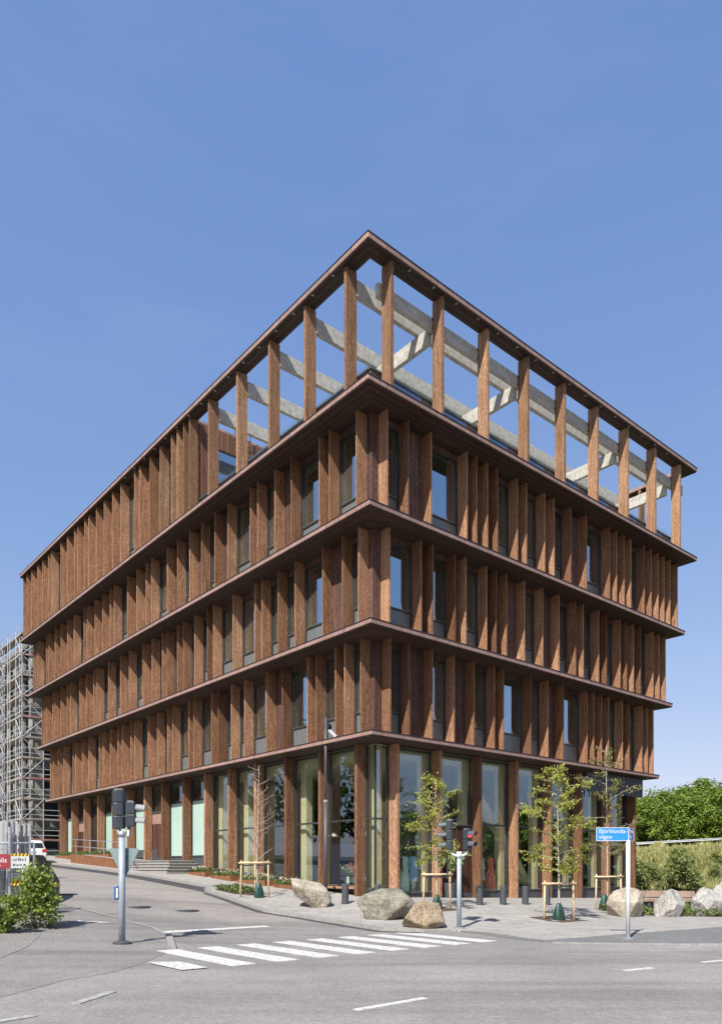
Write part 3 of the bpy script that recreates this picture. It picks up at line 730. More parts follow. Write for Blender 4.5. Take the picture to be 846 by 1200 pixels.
# ---- ground floor: columns, shopfronts, plinth
GR = [2.03, 4.38, 6.82, 9.28, 11.75, 14.25, 16.72, 19.18]
GL = [1.72, 4.02, 6.45, 8.87, 11.22, 13.53, 15.87, 18.36, 20.62, 23.0, 25.26, 27.65, 30.03, 32.35, 34.67]
GF, GT = .72, .15
def gside(x, y): return side(*W(x, y))
def ground_floor():
    z1 = ZB[1] - .012; wd = GF + FD; fl = .80
    for x in GR: bevel(MB().box(x-GT, x, GF, wd, gside(x, .7)-.1, z1).build('column', M['fin_low'], OFF), .012, 1)
    for y in GL: bevel(MB().box(GF, wd, y, y+GT, gside(.7, y)-.1, z1).build('column', M['fin_low'], OFF), .012, 1)
    def shopfront(sd, u0, u1, zs, glaz='shop_glass', tran=3.66, low=None, mull=None, top=None):
        f = .05; d0 = wd + .02; m = MB(); zt = (top or z1) - .06
        fbox(m, sd, u0, u0+f, d0, d0+.1, zs, zt); fbox(m, sd, u1-f, u1, d0, d0+.1, zs, zt)
        fbox(m, sd, u0+f, u1-f, d0, d0+.1, zt-.06, zt); fbox(m, sd, u0-.02, u1+.02, d0-.04, d0+.1, zs-.07, zs)
        if tran: fbox(m, sd, u0+f, u1-f, d0-.01, d0+.1, tran, tran+.07)
        if mull: fbox(m, sd, mull-.03, mull+.03, d0, d0+.1, zs, zt)
        fr = m.build('shopfront', M['frame'], OFF)
        a = tran if tran else zs
        if tran: fbox(MB(), sd, u0+f, u1-f, d0+.04, d0+.055, zs, tran).build('pane', M[low or glaz], fr)
        fbox(MB(), sd, u0+f, u1-f, d0+.04, d0+.055, a + (.07 if tran else 0), zt-.06).build('pane', M[glaz], fr)
        s = MB(); fbox(s, sd, u0, u1, d0-.045, d0-.002, zs, zs+.012); s.build('sill', M['sill'], fr)
    # right facade
    b = [wd] + GR + [A_-.6]
    for i in range(1, len(GR)):
        u0, u1 = b[i], b[i+1] - GT
        if i == 2: continue
        shopfront('R', u0, u1, .84)
    shopfront('R', GR[-1], A_ - .35, .84)
    # entrance bay: timber door leaf, glass above and a dark side panel
    u0, u1 = GR[1], GR[2] - GT
    MB().box(u0, u1, wd+.02, wd+.1, .72, 3.55).build('door', M['door_wood'], OFF)
    h = MB().bar((u0+.72, wd-.05, 1.35), (u0+.72, wd-.05, 2.15), .04, .04); h.build('door_handle', M['white_paint'], bpy.data.objects['door'])
    shopfront('R', u0, u1, 3.62, tran=None)
    # corner glazing
    m = MB(); cz = .95
    for x0, x1, y0, y1 in ((wd, wd+.07, wd, wd+.07), (GR[0]-GT-.07, GR[0]-GT, wd, wd+.1), (wd, wd+.1, GL[0]-.07, GL[0])): m.box(x0, x1, y0, y1, cz, z1-.06)
    m.box(wd+.07, GR[0]-GT-.07, wd, wd+.09, 3.66, 3.73); m.box(wd, wd+.09, wd+.07, GL[0]-.07, 3.66, 3.73)
    m.box(wd+.07, GR[0]-GT-.07, wd-.03, wd+.1, cz-.07, cz); m.box(wd-.03, wd+.1, wd+.07, GL[0]-.07, cz-.07, cz)
    fr = m.build('shopfront', M['frame'], OFF)
    for za, zb in ((cz, 3.66), (3.73, z1-.06)):
        MB().box(wd+.07, GR[0]-GT-.07, wd+.03, wd+.045, za, zb).build('pane', M['shop_glass'], fr)
        MB().box(wd+.03, wd+.045, wd+.07, GL[0]-.07, za, zb).build('pane', M['shop_glass'], fr)
    # left facade
    sills = [1.12, 1.30, 1.45, 1.60, 1.78]
    kinds = ['g', 'g', 'g', 'g', 'g', 'f', 'f', 'd', 'f', 'f', 'f', 'g2', 'd', 'f']
    for i in range(len(GL)-1):
        u0, u1 = GL[i] + GT, GL[i+1]; kd = kinds[i]; zg = gside(.9, (u0+u1)/2)
        if kd == 'g': shopfront('L', u0, u1, sills[i], tran=3.66)
        elif kd in ('f', 'g2'): shopfront('L', u0, u1, max(2.48, zg + .35), tran=5.35, low='frosted' if kd == 'f' else 'shop_glass')
        else:
            zs = max(2.2, zg)
            MB().box(wd+.02, wd+.1, u0, u1, zs, 4.35).build('door', M['door_wood'], OFF)
            MB().box(wd+.015, wd+.1, u0, u1, 4.35, 4.95).build('door_panel', M['fascia'], OFF)
            shopfront('L', u0, u1, 5.02, tran=None)
    shopfront('L', GL[-1]+GT, B_-.9, 3.0, tran=5.35, low='frosted')
    p = MB(); p.box(wd+.01, A_-.35, wd+.01, wd+.13, -.3, .77)
    p.build('plinth', M['plinth'], OFF)
    p = MB(); st = [(wd+.14, 4.1, 1.05), (4.1, 6.5, 1.23), (6.5, 8.9, 1.38), (8.9, 11.3, 1.53), (11.3, 13.6, 1.71), (13.6, B_-.9, 2.41)]
    for a, q, z in st: p.box(wd+.01, wd+.13, a, q, -.3, z)
    p.box(wd+.012, wd+.128, 20, B_-.9, 2.40, 2.9)
    p.build('plinth', M['plinth'], OFF)
    # timber ledge seat under the first big window of the street side
    MB().box(GF+.03, wd, GL[0]+GT, GL[1], 1.0, 1.08).build('window_seat', M['fin_low'], OFF)
    # ends and inside
    MB().box(A_-.45, A_-.35, wd+.01, B_-.9, -.3, z1).build('wall', M['siding'], OFF)
    MB().box(wd, A_-.45, B_-.9, B_-.8, -.3, z1).build('wall', M['siding'], OFF)
    MB().box(wd+.15, A_-.5, wd+.15, 14.0, .5, fl).build('floor', M['slab'], OFF)
    MB().box(wd+.2, A_-.5, wd+.2, B_-1, z1-.02, z1+.1).build('ceiling', M['ceiling'], OFF)
    MB().box(9.0, A_-.5, 8.6, 8.8, fl, z1-.03).build('core_wall', M['inner_wall'], OFF)
    MB().box(6.2, 6.4, 12.0, B_-2, fl, z1-.03).build('core_wall', M['inner_wall'], OFF)
    MB().box(wd+.3, 6.4, 13.9, 14.1, fl, z1-.03).build('core_wall', M['inner_wall'], OFF)
    for y in (1.52, 6.05, 10.75, 13.2): bevel(MB().box(wd+.32, wd+.66, y, y+.40, fl, z1-.03).build('inner_column', M['glulam_in'], OFF), .01, 1)
    for x in [g - .34 for g in GR[1:]]: bevel(MB().box(x, x+.30, wd+.32, wd+.66, fl, z1-.03).build('inner_column', M['glulam_in'], OFF), .01, 1)
    MB().box(wd+.30, wd+.68, wd+.7, 13.5, 6.05, z1-.1).build('inner_beam', M['glulam_in'], OFF)
    MB().box(wd+.7, A_-1, wd+.30, wd+.68, 6.15, z1-.1).build('inner_beam', M['glulam_in'], OFF)
    MB().bar((7.0, wd+.95, 6.3), (11.9, wd+.95, fl+.1), .30, .34).build('brace', M['glulam_in'], OFF)
    MB().bar((5.6, 1.35, 6.95), (10.6, 1.35, 10.2), .28, .32).build('brace', M['glulam_in'], OFF)
    # dark hanging louvre blades below the first ledge at the far end of the plaza side
    fr = MB().box(14.3, 19.2, .50, .56, z1-.10, z1-.02).build('louvre_screen', M['louvre'], OFF)
    q = 14.35; i = 0
    while q < 19.0:
        MB().add([(q, .56, z1-.1), (q+.24, .36, z1-.1), (q+.24, .36, z1-1.02), (q, .56, z1-1.02), (q+.02, .59, z1-.1), (q+.26, .39, z1-.1), (q+.26, .39, z1-1.02), (q+.02, .59, z1-1.02)],
                 [(0,1,2,3),(7,6,5,4),(0,4,5,1),(1,5,6,2),(2,6,7,3),(3,7,4,0)]).build('louvre_blade', M['louvre'], fr); q += .46; i += 1
ground_floor()

# ------------------------------------------------------------------ foliage helpers
def leaf(vs, fs, p, n, up, w, l):
    n = n.normalized(); a = up - n*up.dot(n)
    if a.length < 1e-3: a = n.orthogonal()
    a.normalize(); b = n.cross(a); o = len(vs)
    vs += [p, p + a*l*.5 + b*w*.5 + n*w*.12, p + a*l, p + a*l*.5 - b*w*.5 + n*w*.12]
    fs.append((o, o+1, o+2, o+3))
def rv(r): return Vector((r.gauss(0,1), r.gauss(0,1), r.gauss(0,1))).normalized()
def to_obj(vs, fs, name, mt, parent):
    m = MB(); m.v = [tuple(v) for v in vs]; m.f = fs
    return m.build(name, mt, parent, fix=False)

def young_tree(name, label, px, py, h, crown0, width, leaves, lm, seed, bare=False, lsize=.11, lean=0):
    r = random.Random(seed); x, y = spot(px, py); z = side(x, y)
    t = thing(name, label, 'tree', (x, y, z))
    tr = MB(); ph = r.uniform(0, 6)
    def axis(u): return Vector((lean*u*h + .03*math.sin(4*u+ph), .03*math.sin(3*u+ph*2), u*h))
    tr.tube([axis(i/12) for i in range(13)], [.038*(1-.86*i/12)+.004 for i in range(13)], 7)
    tr.build('trunk', M['bark'], t, smooth=True)
    br = MB(); tips = []
    nb = 26 if bare else 26
    for i in range(nb):
        u = crown0 + (1-crown0)*(i+.5)/nb*.97; a = i*2.4 + r.uniform(-.5,.5)
        k = (u-crown0)/(1-crown0); ln = width*(.45+.75*math.sin(PI*min(1, k*.86+.16)))*r.uniform(.6,1.15)
        p0 = axis(u); d = Vector((math.cos(a), math.sin(a), r.uniform(.15,.6) if bare else r.uniform(.05,.65))).normalized()
        q = [p0]
        for s in range(1, 5):
            d = (d + Vector((0,0,.10 if bare else -.05)) + rv(r)*.18).normalized(); q.append(q[-1] + d*ln/4)
        br.tube(q, [.012,.010,.008,.006,.003], 5); tips.append(q)
        for s in (1, 2, 3):
            if r.random() < (.9 if bare else .6):
                e = (d + rv(r)*.8).normalized(); q2 = [q[s], q[s]+e*ln*.16, q[s]+e*ln*.3 + Vector((0,0,.02))]
                br.tube(q2, [.006,.004,.002], 4); tips.append(q2)
    br.build('branches', M['bark'], t)
    if not bare:
        vs, fs = [], []; 
        for i in range(leaves):
            q = r.choice(tips); k = r.random()**.7*(len(q)-1); j = min(int(k), len(q)-2)
            p = q[j].lerp(q[j+1], k-j) + rv(r)*abs(r.gauss(0,.095))
            leaf(vs, fs, p, rv(r) + Vector((0,-.2,.6)), rv(r) + Vector((0,0,-.7)), lsize*r.uniform(.5,.85), lsize*r.uniform(.7,1.2))
        to_obj(vs, fs, 'crown', lm, t)
    return x, y, z
def stake_frame(label, x, y, z, w, h, ang, three=False):
    t = thing('tree_stake_frame', label, 'tree stakes', (x, y, z), ang, 'timber stake frames round the young trees')
    ps = [(-w/2,0),(w/2,0)] + ([(0,.45)] if three else [])
    for a, b in ps:
        MB().tube([(a*1.04,b*1.04,-.15),(a,b,h*.5),(a*.97,b*.97,h+.04)], [.036,.035,.033], 9).build('stake', M['stake'], t, smooth=True)
    MB().tube([(-w/2-.09,-.045,h-.06),(w/2+.09,-.045,h-.05)], .034, 8).build('crossbar', M['stake'], t, smooth=True)
    if three:
        for s in (-1, 1): MB().tube([(s*w/2,.0,h-.03),(0,.45,h-.03)], .03, 8).build('crossbar', M['stake'], t, smooth=True)
    m = MB()
    for s in (-1, 1): m.bar((s*w/2*.95, 0, h-.16), (s*.03, .0, h-.13), .008, .05)
    m.build('tie_strap', M['dark_grey'], t)
def water_bag(label, x, y, z, s=1):
    t = thing('watering_bag', label, 'watering bag', (x, y, z), 0, 'green watering bags round the young trees')
    m = MB(); n = 14; prof = [(.20,0),(.215,.08),(.20,.2),(.16,.36),(.11,.52),(.07,.60),(.05,.61)]
    vs = []
    for rr, zz in prof:
        for k in range(n):
            a = 2*PI*k/n; f = 1 + .10*math.sin(3*a+zz*5) + .05*math.sin(7*a)
            vs.append((rr*f*math.cos(a)*s, rr*f*math.sin(a)*s*.8, zz*s))
    m.v = vs; m.f = [(i*n+k, i*n+(k+1) % n, (i+1)*n+(k+1) % n, (i+1)*n+k) for i in range(len(prof)-1) for k in range(n)] + [tuple(range((len(prof)-1)*n, len(prof)*n))]
    m.build('bag', M['bag'], t, smooth=True)
    MB().box(-.012,.012,-.185*s,-.15*s,.1*s,.42*s).build('zip', M['black'], t)

x, y, z = young_tree('young_tree', 'slender yellow green young tree behind the grey traffic signal', 511, 1066, 4.35, .36, 1.1, 2700, M['leaf_young'], 3, lsize=.088)
stake_frame('stake frame around the yellow green tree beside the tan boulder', x+.02, y-.08, z, .92, 1.22, .2)
water_bag('green watering bag at the tree behind the tan boulder', x+.02, y+.0, z, .82)
x, y, z = young_tree('young_tree', 'tallest bright green young tree in the middle of the plaza', 654, 1079, 5.05, .28, 1.22, 4200, M['leaf_young'], 8, lsize=.086)
stake_frame('stake frame around the bright green tree in the middle of the plaza', x, y-.10, z, .92, 1.25, -.1)
water_bag('green watering bag at the tree in the middle of the plaza', x+.02, y, z, .92)
x, y, z = young_tree('young_tree', 'thin dull green young tree standing just behind the blue street sign', 711, 1067, 6.2, .33, 1.1, 2400, M['leaf_dull'], 21, lsize=.078)
stake_frame('stake frame around the thin tree behind the blue street sign', x+.05, y-.05, z, .98, 1.32, .1)
water_bag('green watering bag at the thin tree beside the big pale boulder', x-.12, y-.1, z, .98)
x, y, z = young_tree('bare_tree', 'leafless young tree on the planted kerb island', 302, 1052, 4.95, .27, .85, 0, None, 5, bare=True, lean=.004)
stake_frame('three legged stake frame around the leafless tree on the kerb island', x-.1, y-.1, z, 1.02, 1.35, .1, True)
water_bag('green watering bag at the leafless tree on the kerb island', x+.05, y-.12, z, .9)
for lab, px, py, a, b in (('square planting pit under the tree beside the tan boulder', 515, 1066, 1.1, .9), ('square planting pit under the tree in the plaza middle', 655, 1078.5, 1.5, 1.3)):
    x, y = spot(px, py); ang = YAW
    c = [(x + i*a*UR[0] + j*b*UL[0], y + i*a*UR[1] + j*b*UL[1]) for i, j in ((-.5,-.5),(.5,-.5),(.5,.5),(-.5,.5))]
    S(sheet('planting_pit', c, side, .012, M['soil'], .4))

# ------------------------------------------------------------------ planted beds and planters
def bed_plants(name, label, boxes, n, seed, size=.13, mt='leaf_bed', hgt=.16):
    r = random.Random(seed); vs, fs = [], []
    for i in range(n):
        bx = r.choice(boxes); x, y = W(r.uniform(bx[0], bx[1]), r.uniform(bx[2], bx[3]))
        p = Vector((x, y, side(x, y) + bx[4] + r.random()**2*hgt*noise.noise(Vector((x*2, y*2, 1)))*1.2 + r.random()*hgt*.6))
        leaf(vs, fs, p, rv(r)*.8 + Vector((0,-.3,.5)), Vector((r.gauss(0,.7), r.gauss(0,.7), .9)), size*r.uniform(.3,.6), size*r.uniform(.6,1.3))
    o = to_obj(vs, fs, name, M[mt], None); tag(o, label, 'ground cover', kind='stuff')
isl = PW([(-2.75,6.4),(-2.75,4.9),(-2.2,4.3),(-1.55,4.6),(-1.5,6.2),(-1.75,7.0)])
S(sheet('island_soil', isl, side, .03, M['soil'], .4))
bed_plants('ground_cover', 'low leafy ground cover on the kerb island', [(-2.7,-1.6,4.7,6.6,.03)], 900, 4)
def planter(y0, y1, label, flowers):
    m = MB(); x0, x1 = -.05, .55; n = max(2, int((y1-y0)/.6)); q = []
    for i in range(n+1):
        yy = y0 + (y1-y0)*i/n; q.append((yy, gside(x0, yy)))
    top = max(z for _, z in q) + .12
    vs = []
    t = thing('corten_planter', label, 'planter', (0,0,0), 0, 'rusty planters along the street facade')
    m = MB().box(x0, x1, y0, y1, q[0][1]-.15, top); o = m.build('planter_box', M['corten'], t)
    for ob in (o,): ob.location = (C0[0], C0[1], 0); ob.rotation_euler = (0, 0, YAW)
    r = random.Random(int(y0*10)); vs, fs = [], []
    for i in range(int(160*(y1-y0))):
        X, Y = W(r.uniform(x0+.05, x1-.05), r.uniform(y0+.05, y1-.05))
        leaf(vs, fs, Vector((X, Y, top + r.random()*.06)), rv(r) + Vector((0,-.4,.4)), Vector((r.gauss(0,.6), r.gauss(0,.6), 1)), .05, r.uniform(.12,.30))
    to_obj(vs, fs, 'plants', M['leaf_bed'], t)
    if flowers:
        vs, fs = [], []
        for i in range(int(28*(y1-y0))):
            X, Y = W(r.uniform(x0+.02, x1-.05), r.uniform(y0+.05, y1-.05)); p = Vector((X, Y, top + .12 + r.random()*.18))
            for k in range(3): leaf(vs, fs, p, rv(r), rv(r), .05, .06)
        to_obj(vs, fs, 'blooms', M['bloom'], t)
planter(4.5, 6.3, 'rusty planter of flowers behind the leaning boulder', True)
planter(6.9, 9.2, 'rusty planter behind the leafless tree', True)
planter(9.8, 11.6, 'rusty planter of white flowers left of the leafless tree', True)
planter(12.2, 13.9, 'rusty planter at the foot of the stone steps', True)
planter(24.0, 33.5, 'long rusty planter with yellowish plants near the white car', False)

# steps, retaining wall and handrail by the side door
def steps():
    t = thing('stone_steps', 'pale stone steps up to the brown side door', 'steps', (C0[0], C0[1], 0), YAW)
    zt = 2.22
    for k in range(4):
        e = .34*k; z = zt - .15*k
        x0, y0 = (-.15 - e if k else -.25), 15.6 - e*1.6
        bevel(MB().box(x0, GF+FD, y0, 19.6, z-.055, z-.001*k).build('step', M['kerb'], t), .008, 1)
        MB().box(x0+.045, GF+FD-.01, y0+.045, 19.59, z-.155 if k < 3 else z-.6, z-.056).build('riser', M['riser'], t)
    c = thing('ramp_wall', 'rusty steel wall of the entrance ramp beside the stone steps', 'ramp wall', (C0[0], C0[1], 0), YAW)
    MB().extrude([(18.2, 1.3), (19.8, 2.32), (27.0, 2.72), (27.0, 1.6)], 'x', -1.25, -1.17).build('wall_plate', M['corten'], c)
    MB().extrude([(19.8, 1.4), (19.8, 2.27), (27.0, 2.66), (27.0, 1.6)], 'x', -1.17, .70).build('ramp_fill', M['paving'], c)
    h = thing('handrail', 'thin steel handrail above the rusty ramp wall', 'handrail', (C0[0], C0[1], 0), YAW)
    m = MB()
    for dz in (.92, .50): m.tube([(-1.1,27,2.7+dz),(-1.1,19.8,2.32+dz),(-1.1,18.0,1.25+dz)], .022, 6)
    m.build('rail', M['galv'], h)
    for y, z in ((26.5,2.66),(24.2,2.54),(22,2.42),(19.8,2.3),(18.1,1.3)): MB().tube([(-1.1,y,z),(-1.1,y,z+.92)], .02, 6).build('post', M['galv'], h)
steps()

# ------------------------------------------------------------------ boulders
def boulder(label, px, py, sx, sy, sz, mt, seed, rz=0, tilt=0, sink=.12, cuts=13):
    r = random.Random(seed); x, y = spot(px, py)
    pl = []
    for i in range(cuts):
        n = rv(r); n.z *= .75; n.normalize(); pl.append((n, r.uniform(.66, .98)))
    pl.append((Vector((0,0,-1)), .62))
    bm = bmesh.new(); bmesh.ops.create_icosphere(bm, subdivisions=5, radius=1)
    for v in bm.verts:
        d = v.co.normalized(); rr = 1.08
        for n, k in pl:
            c = d.dot(n)
            if c > .05: rr = min(rr, k/c)
        rr *= 1 + .03*abs(noise.noise(d*5 + Vector((3,seed,1)))) + .035*noise.noise(d*3 + Vector((seed,0,0))) + .035*noise.noise(d*8 + Vector((0,seed,0))) + .016*noise.noise(d*22)
        v.co = d*rr
    bmesh.ops.smooth_vert(bm, verts=bm.verts, factor=.12, use_axis_x=True, use_axis_y=True, use_axis_z=True)
    for v in bm.verts: v.co = Vector((v.co.x*sx, v.co.y*sy, v.co.z*sz))
    bmesh.ops.rotate(bm, verts=bm.verts, cent=(0,0,0), matrix=Matrix.Rotation(tilt, 3, 'Y'))
    bmesh.ops.rotate(bm, verts=bm.verts, cent=(0,0,0), matrix=Matrix.Rotation(rz, 3, 'Z'))
    mz = min(v.co.z for v in bm.verts)
    me = bpy.data.meshes.new('boulder'); bm.to_mesh(me); bm.free(); me.materials.append(M[mt])
    me.polygons.foreach_set('use_smooth', [True]*len(me.polygons))
    o = bpy.data.objects.new('boulder', me); col.objects.link(o); o.location = (x, y + sy*.55, side(x, y) - mz - sink)
    tag(o, label, 'boulder', 'boulders set out round the plaza')
boulder('leaning pale boulder beside the dark lamp post', 361, 1065, .84, .56, .50, 'stone_sand', 4, -.05, .62, .12)
boulder('largest flat grey boulder at the street corner', 461, 1078, 1.12, .85, .60, 'stone_grey', 15, .12, .04, .12)
boulder('small tan boulder in front of the large grey one', 497, 1089, .68, .52, .46, 'stone_tan', 23, .3, -.2, .10)
boulder('big pale tan boulder directly behind the street sign pole', 739, 1075.5, .70, .60, .66, 'stone_sand', 37, .2, .1, .14)
boulder('pointed pale grey boulder in front of the wooden benches', 788, 1075.5, .52, .45, .64, 'stone_pale', 41, .1, .12, .14)
boulder('tilted pale boulder at the right of the benches', 832, 1073.5, .55, .45, .62, 'stone_pale', 55, .4, -.3, .12)
boulder('pale slab of rock at the far right of the row', 856, 1071, .62, .5, .72, 'stone_pale', 62, .0, .35, .12)

# ------------------------------------------------------------------ bollards
proto = None
for lab, px, py in (('graphite bollard in front of the timber window seat', 404.5, 1060), ('graphite bollard behind the largest grey boulder', 442.5, 1061), ('graphite bollard left of the coral dress window', 562, 1061),
                    ('graphite bollard right under the coral dress window', 589.5, 1060.8), ('graphite bollard in front of the green curtain window', 615.5, 1060.6), ('graphite bollard behind the stakes of the middle tree', 641, 1061)):
    x, y = spot(px, py)
    if proto is None:
        proto = thing('bollard', lab, 'bollard', (x, y, side(x, y)), 0, 'graphite bollards along the shop windows')
        MB().lathe([(.125,-.05),(.125,.68),(.118,.70),(.03,.712)], 22).build('post', M['bollard'], proto, smooth=False)
        MB().lathe([(.15,-.02),(.15,.012),(.127,.014)], 22).build('base_plate', M['dark_grey'], proto)
    else:
        c = copy_tree(proto); c['label'] = lab; c.location = (x, y, side(x, y))

# ------------------------------------------------------------------ lamp post
x, y = W(.10, 2.85); z = side(x, y)
t = thing('lamp_post', 'slim dark lamp post with a silver spotlight beside the leaning boulder', 'lamp post', (x, y, z))
MB().tube([(0,0,-.1),(0,0,3.6)], .078, 14).build('lower_pole', M['dark_grey'], t, smooth=True)
MB().tube([(0,0,3.6),(0,0,6.85)], .05, 12).build('upper_pole', M['lamp_grey'], t, smooth=True)
MB().tube([(0,0,3.57),(0,0,3.66)], .092, 14).build('collar', M['galv'], t)
MB().tube([(.0,.02,6.52),(.07,.20,6.52)], [.13,.17], 16).build('spotlight', M['black'], t)
m = MB().tube([(.12,-.02,6.36),(.18,-.05,6.30),(.40,-.12,6.06)], [.05,.10,.11], 16); m.build('spotlight', M['visor'], t)
MB().tube([(0,0,6.27),(.16,-.03,6.30)], .022, 6).build('bracket', M['black'], t)

# ------------------------------------------------------------------ traffic signals
def signal_head(par, n, w, d, h, loc, rz, lens=None, vm='visor'):
    """stack of n lamp sections, front facing -Y before turning; back faces are rounded"""
    hd = bpy.data.objects.new('signal_head', None); col.objects.link(hd); hd.parent = par; hd.location = loc; hd.rotation_euler = (0,0,rz)
    for k in range(n):
        z0 = k*h/n; m = MB()
        m.prism([(-w/2,-d/2),(w/2,-d/2),(w/2,d*.2),(w*.36,d*.45),(w*.15,d/2),(-w*.15,d/2),(-w*.36,d*.45),(-w/2,d*.2)], z0+.008, z0+h/n-.008)
        bevel(m.build('housing', M['signal'], hd), .014, 2)
        m = MB(); q = 10; rr = w*.40; cz = z0 + h/n/2
        for i in range(q):
            a0, a1 = PI*(-.12+1.24*i/q), PI*(-.12+1.24*(i+1)/q)
            e = [(rr*math.cos(a), cz+rr*math.sin(a)) for a in (a0, a1)]
            m.add([(e[0][0],-d/2-.001,e[0][1]),(e[1][0],-d/2-.001,e[1][1]),(e[1][0],-d/2-.22,e[1][1]-.02),(e[0][0],-d/2-.22,e[0][1]-.02)], [(0,1,2,3)])
        m.build('visor', M[vm], hd, fix=False)
        ln = MB().lathe([(rr*.95,0),(rr*.7,.02),(.01,.03)], 16); o = ln.build('lens', M['red_lens'] if lens == k else M['black'], hd); o.rotation_euler = (PI/2,0,0); o.location = (0,-d/2-.002,cz)
    MB().box(-w*.3,w*.3,-d*.3,d*.3,h,h+.02).build('cap', M['visor'], hd)
    return hd
x, y = spot(143, 1107, gz); z = gz(x, y) + .012
t = thing('traffic_signal', 'grey pole traffic signal seen from behind on the left footway', 'traffic signal', (x, y, z))
MB().tube([(0,0,-.1),(0,0,2.50)], .075, 18).build('pole', M['pole'], t, smooth=True)
MB().lathe([(.21,-.02),(.21,.03),(.12,.06),(.085,.07)], 18).build('base_flange', M['dark_grey'], t)
MB().tube([(0,0,2.44),(0,0,2.56)], .088, 18).build('collar', M['galv'], t, smooth=True)
m = MB().tube([(0,0,2.50),(-.09,0,2.52),(-.09,0,2.66)], .03, 8); m.tube([(0,0,2.45),(.15,.02,2.45),(.15,.02,2.70)], .035, 8); m.build('bracket', M['galv'], t, smooth=True)
signal_head(t, 3, .29, .24, .90, (-.09, .06, 2.62), PI + .25)
signal_head(t, 2, .24, .22, .58, (.185, .02, 2.66), PI*.5 + .12)
m = MB(); a = .36
m.extrude([(-a, .42), (-a+.03, .46), (a-.03, .46), (a, .42), (.03, -.20), (-.03, -.20)], 'y', .105, .118)
tri = m.build('yield_sign_plate', plain('sign_back_grey', (.20,.27,.27), .45, .3), t); tri.location = (0, 0, 1.72); tri.rotation_euler = (0,0,-.12)
b = MB().tube([(-.08,.09,1.82),(.08,.09,1.82)], .02, 6).tube([(-.08,.09,2.05),(.08,.09,2.05)], .02, 6); b.build('clamp', M['galv'], t)
m = MB().box(-.165,-.082,-.07,.07,1.0,1.32); bx = bevel(m.build('push_button_box', plain('box_blue', (.03,.09,.30), .4), t), .012, 2)
MB().box(-.112,-.070,-.078,-.0705,1.05,1.27).build('push_button_panel', plain('box_panel', (.62,.60,.45), .5), bx)
x, y = spot(538, 1088.5); z = side(x, y)
t = thing('traffic_signal', 'pale pole traffic signal with a red light facing the zebra crossing', 'traffic signal', (x, y, z))
MB().tube([(0,0,-.1),(0,0,2.14)], .066, 18).build('pole', M['pole'], t, smooth=True)
MB().lathe([(.17,-.02),(.17,.02),(.08,.035)], 18).build('base_flange', M['galv'], t)
MB().tube([(-.24,0,2.22),(-.20,0,2.12),(-.1,0,2.07),(.1,0,2.07),(.20,0,2.12),(.24,0,2.22)], .035, 8).build('bracket', M['white_paint'], t, smooth=True)
MB().tube([(0,0,2.0),(0,0,2.18)], .078, 14).build('collar', M['white_paint'], t, smooth=True)
signal_head(t, 3, .23, .20, .86, (-.27, 0, 2.22), -PI*.5 - .12, None, 'visor_dark')
signal_head(t, 2, .25, .20, .58, (.22, 0, 2.24), .75, 1, 'visor_dark')

# ------------------------------------------------------------------ street name sign
def text(name, body, size, loc, rot, mt, parent, ext=.002):
    cu = bpy.data.curves.new(name, 'FONT'); cu.body = body; cu.size = size; cu.extrude = ext; cu.space_line = .95
    tmp = bpy.data.objects.new(name, cu); col.objects.link(tmp); bpy.context.view_layer.update()
    me = bpy.data.meshes.new_from_object(tmp.evaluated_get(bpy.context.evaluated_depsgraph_get())); bpy.data.objects.remove(tmp)
    me.materials.clear(); me.materials.append(mt)
    o = bpy.data.objects.new(name, me); col.objects.link(o); o.parent = parent; o.location = loc; o.rotation_euler = rot
    return o
x, y = spot(736, 1100.5); z = side(x, y)
t = thing('street_sign', 'blue street name sign with two panels on a pale round pole', 'street sign', (x, y, z))
MB().tube([(0,0,-.1),(0,0,2.44)], .052, 16).build('pole', M['white_paint'], t, smooth=True)
MB().lathe([(.16,-.01),(.16,.015),(.06,.03)], 14).build('base_plate', M['galv'], t)
def name_panel(w, rz, mt, lines, off):
    p = bpy.data.objects.new('name_panel', None); col.objects.link(p); p.parent = t; p.rotation_euler = (0,0,rz); p.location = off
    h = .335
    MB().box(-w,0,-.012,.012,0,h).build('panel_plate', mt, p)
    m = MB(); b = .014
    m.box(-w,0,-.018,-.0125,0,b); m.box(-w,0,-.018,-.0125,h-b,h); m.box(-w,-w+b,-.018,-.0125,b,h-b); m.box(-b,0,-.018,-.0125,b,h-b)
    m.build('border', M['white_paint'], p)
    for i, (s, xx, zz, sz) in enumerate(lines): text('lettering', s, sz, (-w+xx, -.0135, zz), (PI/2,0,0), M['white_paint'], p)
name_panel(.80, .0, M['blue_sign'], [('Björklunda-', .06, .195, .150), ('vägen', .06, .055, .150)], (.0, -.02, 2.42))
p2 = bpy.data.objects.new('name_panel', None); col.objects.link(p2); p2.parent = t; p2.location = (.012, -.02, 2.42); p2.rotation_euler = (0, 0, .98)
MB().box(0,.42,-.012,.012,0,.335).build('panel_plate', M['blue_sign_dark'], p2)
m = MB(); b = .014; m.box(0,.42,-.018,-.0125,0,b); m.box(0,.42,-.018,-.0125,.335-b,.335); m.box(0,b,-.018,-.0125,b,.335-b); m.box(.42-b,.42,-.018,-.0125,b,.335-b); m.build('border', M['white_paint'], p2)
text('lettering', 'Ynds', .145, (.05,-.0135,.195), (PI/2,0,0), M['white_paint'], p2); text('lettering', 'Ly', .145, (.05,-.0135,.06), (PI/2,0,0), M['white_paint'], p2)

